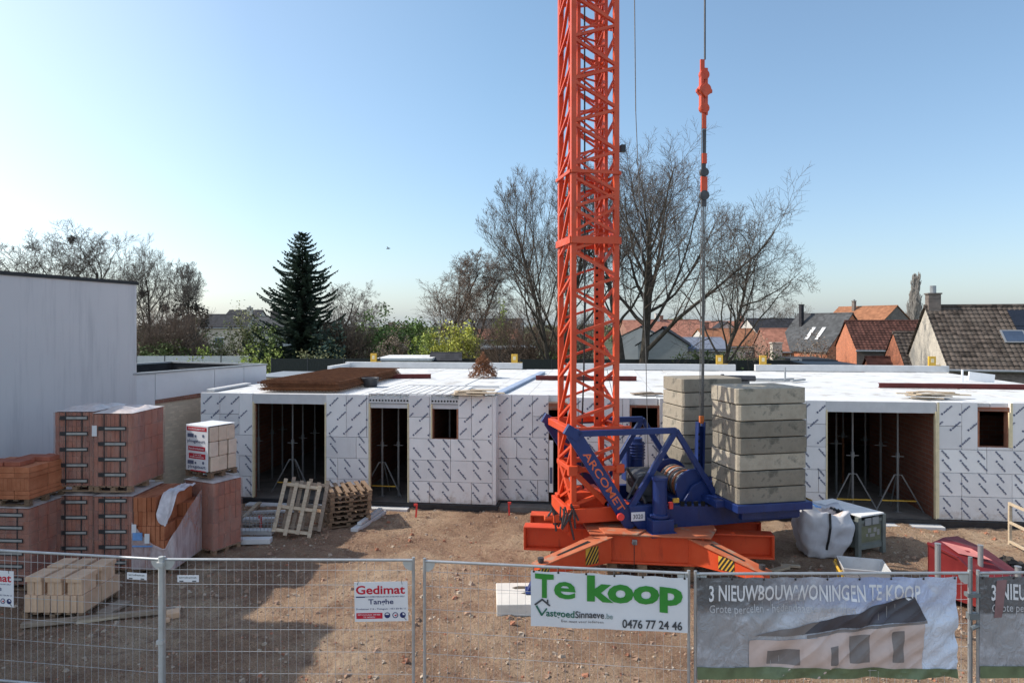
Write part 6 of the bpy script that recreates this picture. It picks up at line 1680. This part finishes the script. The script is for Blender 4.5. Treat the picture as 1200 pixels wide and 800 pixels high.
def grow_tree(label, px, d, pytop, seed, spread=.42, lean=(0, 0), trunk_r=.36, fork=.22, twig='twig', nlimb=13, up=.10, forks=1, density=1.0, wig=.16, ang=(28, 55), name='bare_tree', group=None, droop=0.0, base_z=-.2, lv=5, width=None, limb_len=1.0, tw_r=.0125, nest=None):
    """leafless broadleaf tree grown branch by branch"""
    r = random.Random(seed); p0 = at(px, HZ, d); H = E(pytop, d)-base_z
    if name == 'poplar_tree': twig = 'twigpale'
    t = empty(name, (p0.x, p0.y, 0), 0, label, 'tree', group)
    trunk, crown = MB(), MB(); stats = [0]
    def branch(p, dv, L, rad, lvl, upf):
        n = (9, 7, 5, 4, 3, 2)[lvl]; pts = [p]; dirs = [dv.copy()]; q = p.copy(); dd = dv.copy()
        for i in range(n):
            k = wig*(.6, 1.0, .75, .6, .5, .5)[lvl]
            dd = dd+Vector((r.gauss(0, k), r.gauss(0, k), r.gauss(0, k*.7)))+Vector((0, 0, upf-(droop*(lvl-1) if lvl > 1 else 0)))
            dd.normalize(); q = q+dd*(L/n); pts.append(q.copy()); dirs.append(dd.copy())
        tip = max(tw_r*.55, rad*(.22 if lvl else .30)); rads = [rad+(tip-rad)*(i/n)**.85 for i in range(n+1)]
        if lvl == 0: rads[0] *= 1.35
        (trunk if lvl < 2 else crown).ptube(pts, rads, (9, 6, 5, 4, 3, 3)[lvl], 0, cap=False)
        if lvl >= lv-1: return
        nc = (nlimb, int(8*density), int(7*density+.5), int(6.5*density+.5), 3)[lvl]
        t0 = (fork, .22, .2, .15, .1)[lvl]; az = r.random()*6.28
        for i in range(nc):
            f = t0+(1-t0)*((i+r.random()*.8)/nc); f = min(f, .985); x = f*n; a = int(x); b = x-a
            pos = pts[a].lerp(pts[min(a+1, n)], b); base = dirs[min(a+1, n)]
            az += 2.4+r.uniform(-.5, .5); side = base.orthogonal().normalized(); side.rotate(Matrix.Rotation(az, 3, base))
            an = R(r.uniform(*ang)); an *= (1.0 if lvl else (1.25-.5*f))
            nd = (base*math.cos(an)+side*math.sin(an)).normalized()
            ln_ = L*r.uniform(.75, 1.1)*((spread*1.25*limb_len*(1.25-.75*f)) if lvl == 0 else (.58*(1.12-.6*f)))
            rr = rads[min(a+1, n)]
            branch(pos, nd, ln_, max(tw_r, min(rr*.68, rr*(.60 if lvl else .58)*r.uniform(.8, 1.15))), lvl+1, up*(1.4 if lvl == 0 else 1.0))
    for k in range(forks):
        a = k*6.28/forks+.5; off = Vector((math.cos(a), math.sin(a), 0))*(.25 if forks > 1 else 0)
        dv = (Vector((lean[0], lean[1], 1))+off*.25*(1 if forks > 1 else 0)).normalized()
        branch(Vector((off.x, off.y, base_z)), dv, H*(.93 if k == 0 else .93*r.uniform(.82, .95)), trunk_r*(1 if k == 0 else .8), 0, .02)
    zs = sorted(v[2] for v in crown.v); k = (H+base_z)/max(.1, (.5*zs[int(len(zs)*.998)]+.5*zs[-1]))     # bring the measured top to the wanted height
    kx = max(k, k**.2)*1.08
    if width:
        rr = sorted(math.hypot(v[0], v[1]) for v in crown.v); kx = width/rr[int(len(rr)*.985)]
    for mm in (trunk, crown): mm.v = [(v[0]*kx, v[1]*kx, v[2]*k) for v in mm.v]
    trunk.build('trunk', MT['barkdark'], t, smooth=True); crown.build('crown', MT[twig], t)
    return t
# the big bare trees behind the crane
grow_tree('large bare tree with its trunk hidden behind the orange mast, crown spreading to the left', 652, 47, 176, 3, .50, (-.02, 0), .34, .20, 'twig', 17, .09, 2, 1.05, .10, (24, 52), width=6.0)
grow_tree('tallest bare tree, trunk standing just right of the orange mast', 752, 45, 152, 8, .66, (.015, 0), .52, .27, 'twig', 20, .075, 1, 1.15, .10, (30, 58), width=8.4)
grow_tree('bare tree with thinner trunk between the mast and the tallest tree', 736, 47, 192, 11, .40, (-.03, 0), .28, .36, 'twig', 11, .12, 1, .9, .11, (24, 50))
grow_tree('crooked bare tree right of the hanging rope, leaning to the right', 834, 43, 240, 23, .60, (.10, 0), .30, .26, 'twig', 15, .04, 1, 1.05, .22, (35, 66), limb_len=1.05, width=5.5)
# birches
grow_tree('bare birch tree with drooping twigs, left one of the pair', 522, 60, 290, 31, .42, (.0, 0), .17, .2, 'twigred', 15, .08, 1, 1.15, .14, (25, 50), 'birch_tree', None, .06)
grow_tree('bare birch tree with drooping twigs, right one of the pair', 545, 61, 297, 32, .42, (.06, 0), .17, .22, 'twigred', 15, .08, 1, 1.15, .14, (25, 50), 'birch_tree', None, .06)
# left group behind the white house
grow_tree('bare tree over the white house at the far left of the group', 62, 62, 272, 41, .62, (-.10, 0), .30, .2, 'twig', 14, .06, 1, 1.05, .18, (30, 62))
tn = grow_tree('bare tree holding a dark bird nest above the white house', 108, 60, 264, 42, .62, (.0, 0), .32, .22, 'twig', 15, .07, 1, 1.1, .17, (30, 60))
grow_tree('bare tree right of the white house corner with mistletoe clumps', 172, 58, 276, 43, .60, (.0, 0), .30, .22, 'twig', 16, .07, 1, 1.1, .15, (28, 58), width=4.2)
grow_tree('small pale pollarded tree growing from a round ivy stump', 222, 62, 302, 44, .40, (0, 0), .20, .55, 'twiglight', 14, .10, 1, 1.0, .12, (25, 60), width=3.0)
grow_tree('pale bare tree half hidden behind the dark spruce', 392, 70, 326, 45, .5, (0, 0), .2, .35, 'twiglight', 12, .06, 1, .9, .16, (35, 62))
grow_tree('low bare shrub tree behind the green bushes left of the birches', 440, 75, 350, 46, .5, (0, 0), .15, .3, 'twiglight', 10, .06, 1, .8)
grow_tree('grey leafless poplar, narrow and upright, behind the brown tiled roof', 1070, 115, 319, 51, .34, (0, 0), .26, .08, 'twiglight', 34, .30, 1, 1.15, .06, (14, 24), 'poplar_tree', tw_r=.020)
grow_tree('low bare bush tree on the horizon left of the dark grey house', 905, 100, 352, 52, .6, (0, 0), .2, .25, 'twiglight', 10, .05, 1, .7)
grow_tree('faint bare tree on the horizon right of the crooked tree', 938, 130, 352, 53, .5, (0, 0), .2, .3, 'twiglight', 10, .06, 1, .7)
def ball(label, px, py, d, rad, name, cat, n=300, mt='twig'):
    p = at(px, py, d); m = MB(); r = random.Random(int(px)); n = 130
    for i in range(n):
        v = Vector((r.gauss(0, 1), r.gauss(0, 1), r.gauss(0, 1))).normalized()*rad*r.random()**.4; a = Vector((r.gauss(0, 1), r.gauss(0, 1), r.gauss(0, 1))).normalized(); m.bar(v-a*rad*.35, v+a*rad*.35, .03)
    return tag(m.build(name, MT[mt], loc=p), label, cat)
ball('dark bird nest in the top of the bare tree above the white house', 84, 281, 60, .36, 'bird_nest', 'nest')
ball('round mistletoe clump in the bare tree, lower one near the ivy stump', 193, 361, 58, .40, 'mistletoe', 'mistletoe')
ball('round mistletoe clump in the bare tree above the white house corner', 167, 344, 58, .33, 'mistletoe', 'mistletoe')
p = at(455, 291.5, 55); m = MB(); m.ptube([(-.16, 0, 0), (0, 0, .02), (.16, 0, .03)], [.015, .05, .02], 6); m.poly([(0, 0, .03), (.05, .32, .12), (-.09, .28, .10)]); m.poly([(0, 0, .03), (-.09, -.28, .10), (.05, -.32, .12)])
tag(m.build('bird', MT['black'], loc=p), 'tiny dark bird flying in the open sky left of the birches', 'bird')
# ivy stump
p = at(222, HZ, 62); t = empty('ivy_stump', (p.x, p.y, 0), 0, 'thick rounded tree stump overgrown with dark ivy below the pale pollarded tree', 'stump')
m = MB(); leaf_blob(m, (0, 0, 4.6), (1.55, 1.55, 2.6), 2600, .22, 77, 40, .8); leaf_blob(m, (0, 0, 2.2), (1.7, 1.7, 2.4), 1600, .24, 78, 30, .8); m.build('foliage', [MT['ivy%d' % i] for i in range(3)], t); MB().tube((0, 0, -.2), (0, 0, 6), .7, 10, 0, .5).build('trunk', MT['barkdark'], t)
# spruce
def spruce(label, px, d, pytop, pyb, w, seed):
    p = at(px, HZ, d); H = E(pytop, d); r = random.Random(seed); t = empty('spruce_tree', (p.x, p.y, 0), 0, label, 'tree')
    MB().ptube([(0, 0, -.2), (0.05, 0, H*.5), (0, 0, H)], [.28, .17, .02], 9).build('trunk', MT['barkdark'], t)
    m = MB(); z = 1.2; lvl = 0
    while z < H-.1:
        f = 1-(z/H); R_ = w*(f**.72)*(1.0+.20*math.sin(lvl*1.3)*math.sin(lvl*.37)) if z > 1 else w*.9
        R_ = max(.22, R_); nb = max(5, int(6+9*f)); a0 = r.random()*6.28
        for k in range(nb):
            a = a0+k*6.283/nb+r.uniform(-.18, .18); Lb = R_*r.choice((r.uniform(.45, .8), r.uniform(.8, 1.25))); cs, sn = math.cos(a), math.sin(a); ns = max(3, int(Lb/.20)); zz = z+r.uniform(-.12, .12)
            pts = []
            for s in range(ns+1):
                q = s/ns; pts.append(Vector((cs*Lb*q, sn*Lb*q, zz-.30*Lb*q*(.6+.4*f)+.34*Lb*q*q*q+.05)))
            m.ptube(pts, [.03]*(ns)+[.01], 3, 0, False)
            for s in range(1, ns+1):
                q = s/ns; c = pts[s]; dirv = (pts[s]-pts[s-1]).normalized(); sd = Vector((-sn, cs, 0)); wid = (.50*(1-q)+.18)*min(1.0, .35+Lb*.25)
                for e in (-1, 1):
                    for g in range(4):
                        tip = c+sd*e*wid*r.uniform(.6, 1.2)+dirv*wid*r.uniform(.2, .8)+Vector((0, 0, r.uniform(-.16, .02)-.10*(1-q))); b1 = c+dirv*.11; b2 = c-dirv*.09
                        m.add([b1, tip, b2+Vector((0, 0, -.05))], [(0, 1, 2)], r.choice((0, 0, 1, 1, 2)))
                m.add([c, c+Vector((0, 0, -.20*r.random()-.06))+sd*.06, c+dirv*.24], [(0, 1, 2)], r.choice((0, 1)))
        z += (.20+.17*f)*r.uniform(.8, 1.25); lvl += 1
    m.build('crown', [MT['spruce%d' % i] for i in range(3)], t)
spruce('tall dark conifer with drooping layered branches standing left of centre', 354, 60, 271, 420, 5.3, 5)
bush('dark lower shrub at the right foot of the tall conifer', 384, 372, 57, 2.6, None, 'spruce', 2600, .3, 61, 'conifer_shrub')
# shrubs, one by one from left to right
B = [
 ('tall brown leafless bush right of the white house corner', 182, 366, 55, 5.2, 'brownbush', 3600, .16, 'bush'), ('greenish bush at the foot of the brown bushes by the annex', 196, 398, 52, 3.0, 'hedge', 1800, .18, 'bush'),
 ('brown bush in front of the ivy stump', 222, 374, 54, 3.4, 'brownbush', 2400, .16, 'bush'), ('dark green bush below the pale houses', 246, 392, 58, 2.8, 'hedge', 1600, .2, 'bush'),
 ('yellow green shrub just behind the annex roof', 229, 411, 45, 2.4, 'grass', 1500, .14, 'shrub'), ('tall olive green willow bush left of the conifer', 284, 362, 58, 3.2, 'olivebush', 2200, .16, 'bush'),
 ('dark bush at the left foot of the conifer', 312, 378, 57, 2.6, 'hedge', 1800, .2, 'bush'), ('low yellow green hedge left of the conifer', 300, 404, 47, 2.2, 'lime', 1200, .15, 'shrub'),
 ('low bright green shrub below the conifer', 322, 407, 46, 2.0, 'lime', 1100, .15, 'shrub'), ('low green hedge below the right side of the conifer', 374, 407, 46, 3.4, 'olivebush', 1500, .15, 'hedge'),
 ('grey brown bush right of the conifer', 412, 371, 60, 3.2, 'brownbush', 2600, .15, 'bush'), ('dense evergreen bush right of the conifer', 438, 366, 62, 3.2, 'ever', 2400, .22, 'bush'),
 ('larger evergreen bush with rounded top left of the birches', 466, 361, 60, 4.0, 'ever', 3200, .22, 'bush'), ('brown bush in front of the evergreens', 458, 386, 52, 2.6, 'brownbush', 2000, .14, 'bush'),
 ('yellow green bush at the foot of the left birch', 494, 386, 55, 2.4, 'lime', 1700, .16, 'bush'), ('bright yellow green weeping willow at the foot of the birches', 528, 377, 54, 3.5, 'willow', 3600, .17, 'willow'),
 ('dark bush right of the weeping willow', 556, 392, 56, 2.0, 'hedge', 1400, .18, 'bush'), ('narrow yellow green conifer left of the crane mast', 590, 367, 58, 1.5, 'lime', 1900, .16, 'conifer'),
 ('brown leafless thicket left of the crane mast', 620, 372, 50, 3.6, 'brownbush', 3400, .13, 'thicket'), ('brown undergrowth seen through the crane mast', 680, 388, 50, 4.5, 'brownbush', 2600, .14, 'thicket'),
 ('green undergrowth behind the fence at the mast', 655, 403, 48, 3.0, 'hedge', 1400, .16, 'bush'), ('dark evergreen hedge along the fence, left part', 815, 411, 48, 4.0, 'hedge', 2000, .16, 'hedge'),
 ('dark evergreen hedge along the fence, middle part', 858, 412, 48.5, 4.0, 'hedge', 2000, .16, 'hedge'), ('dark evergreen hedge along the fence, right part', 905, 413, 49, 4.2, 'hedge', 2000, .16, 'hedge'),
 ('bare reddish shrub in front of the faded red roof', 898, 394, 54, 3.2, 'brownbush', 1500, .12, 'bush'), ('bare brown shrub before the dark grey house', 950, 388, 56, 3.2, 'brownbush', 1600, .12, 'bush'),
]
for i, (lb, px, pyt, d, w, leaf, n, sz, cat) in enumerate(B):
    bush(lb, px, pyt-(3 if leaf in ('ever', 'willow', 'olivebush') else 0), d, w*1.12, None, leaf, int(n*1.9), sz, 100+i, {'willow': 'weeping_willow', 'hedge': 'hedge'}.get(cat, 'shrub' if cat != 'conifer' else 'conifer'), cat, None, 5, .9 if cat == 'willow' else 0)
# leafless stems in the brown thickets
for lb, px, pyt, d, sd in (('leafless stems rising from the brown bush by the white house', 186, 352, 54, 71), ('leafless stems rising from the brown bush at the ivy stump', 214, 368, 53, 72), ('leafless stems rising from the thicket left of the mast', 612, 350, 49, 73), ('leafless stems rising from the thicket behind the mast', 668, 362, 49, 74), ('leafless stems of the grey bush right of the conifer', 410, 362, 59, 75)):
    grow_tree(lb, px, d, pyt, sd, .75, (0, 0), .06, .05, 'twigred', 16, .12, 3, .9, .16, (15, 40), 'bare_shrub', None, lv=4, tw_r=.010)
# far wooded skyline
r = random.Random(91); m = MB()
for i in range(150):
    x = r.uniform(-190, 230); y = r.uniform(170, 330); h = r.uniform(4.5, 7.4); leaf_blob(m, (x, y, h*.45), (r.uniform(5, 11), 4, h*.5), 150, 1.1, 500+i, 10)
tag(m.build('far_wood', [MT['brownbush0'], MT['hedge1'], MT['brownbush1']]), 'far low wooded skyline behind the village', 'wood', kind='stuff')

# ================================================================== SKY, SUN, CAMERA
def N_neg(nt, s):
    n = N(nt, 'ShaderNodeMath', operation='MULTIPLY'); n.inputs[1].default_value = -1; nt.links.new(s, n.inputs[0]); return n.outputs[0]
w = bpy.data.worlds.new('World'); scene.world = w; w.use_nodes = True; nt = w.node_tree
EL, AZ = R(41), R(-80)                                        # sun to the left, a little beyond the facade
sky = N(nt, 'ShaderNodeTexSky', sky_type='NISHITA'); sky.sun_disc = False; sky.sun_elevation = EL; sky.sun_rotation = AZ
sky.altitude = 0; sky.air_density = 1.0; sky.dust_density = 1.3; sky.ozone_density = 1.6
bg = nt.nodes['Background']; bg.inputs['Strength'].default_value = .15; nt.links.new(sky.outputs[0], bg.inputs['Color'])
# spring haze: pale air near the horizon and a broad bright aureole around the sun's side of the sky
tc = N(nt, 'ShaderNodeTexCoord'); nv = N(nt, 'ShaderNodeVectorMath', operation='NORMALIZE'); nt.links.new(tc.outputs['Generated'], nv.inputs[0])
sx = N(nt, 'ShaderNodeSeparateXYZ'); nt.links.new(nv.outputs[0], sx.inputs[0])
hz_ = ramp(nt, sx.outputs[2], [(0, (.10, .165, .26)), (.10, (.075, .14, .215)), (.30, (.06, .125, .185)), (.6, (.04, .08, .12))])
dt = N(nt, 'ShaderNodeVectorMath', operation='DOT_PRODUCT'); nt.links.new(nv.outputs[0], dt.inputs[0]); dt.inputs[1].default_value = Vector((-.93, .36, .12)).normalized()
au = ramp(nt, dt.outputs['Value'], [(.05, (0, 0, 0)), (.40, (.01, .035, .045)), (.66, (.06, .08, .08)), (.85, (.22, .22, .20)), (1, (.5, .48, .45))])
hb = N(nt, 'ShaderNodeBackground'); bk_ = ramp(nt, N_neg(nt, sx.outputs[1]), [(.15, (0, 0, 0)), (.55, (.34, .33, .31)), (1, (.40, .39, .37))])      # brightness added to the unseen sky behind the camera, lifting the shaded facades
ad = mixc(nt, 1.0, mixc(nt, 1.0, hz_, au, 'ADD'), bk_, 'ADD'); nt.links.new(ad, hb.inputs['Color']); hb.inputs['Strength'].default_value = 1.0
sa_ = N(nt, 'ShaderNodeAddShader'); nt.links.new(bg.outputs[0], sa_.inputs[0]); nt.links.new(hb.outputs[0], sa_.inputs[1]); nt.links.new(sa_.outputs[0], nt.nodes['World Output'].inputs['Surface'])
sv = Vector((math.sin(AZ)*math.cos(EL), math.cos(AZ)*math.cos(EL), math.sin(EL)))
sl = bpy.data.lights.new('sun', 'SUN'); sl.energy = 5.0; sl.angle = R(.53); sl.color = (1, .93, .82)
so = bpy.data.objects.new('sun', sl); col.objects.link(so); so.rotation_euler = (-sv).to_track_quat('-Z', 'Y').to_euler(); so.location = sv*60
cd = bpy.data.cameras.new('camera'); cam = bpy.data.objects.new('camera', cd); col.objects.link(cam)
cam.location = (0, 0, CAMZ); cam.rotation_euler = (R(90), 0, 0); cd.sensor_width = 36; cd.lens = 36*F/1200; cd.shift_y = -20/1200; cd.clip_end = 5000
scene.camera = cam
scene.view_settings.view_transform = 'Standard'; scene.view_settings.look = 'None'; scene.view_settings.exposure = 0
scene.render.engine = 'CYCLES'; scene.cycles.max_bounces = 8; scene.cycles.transparent_max_bounces = 16
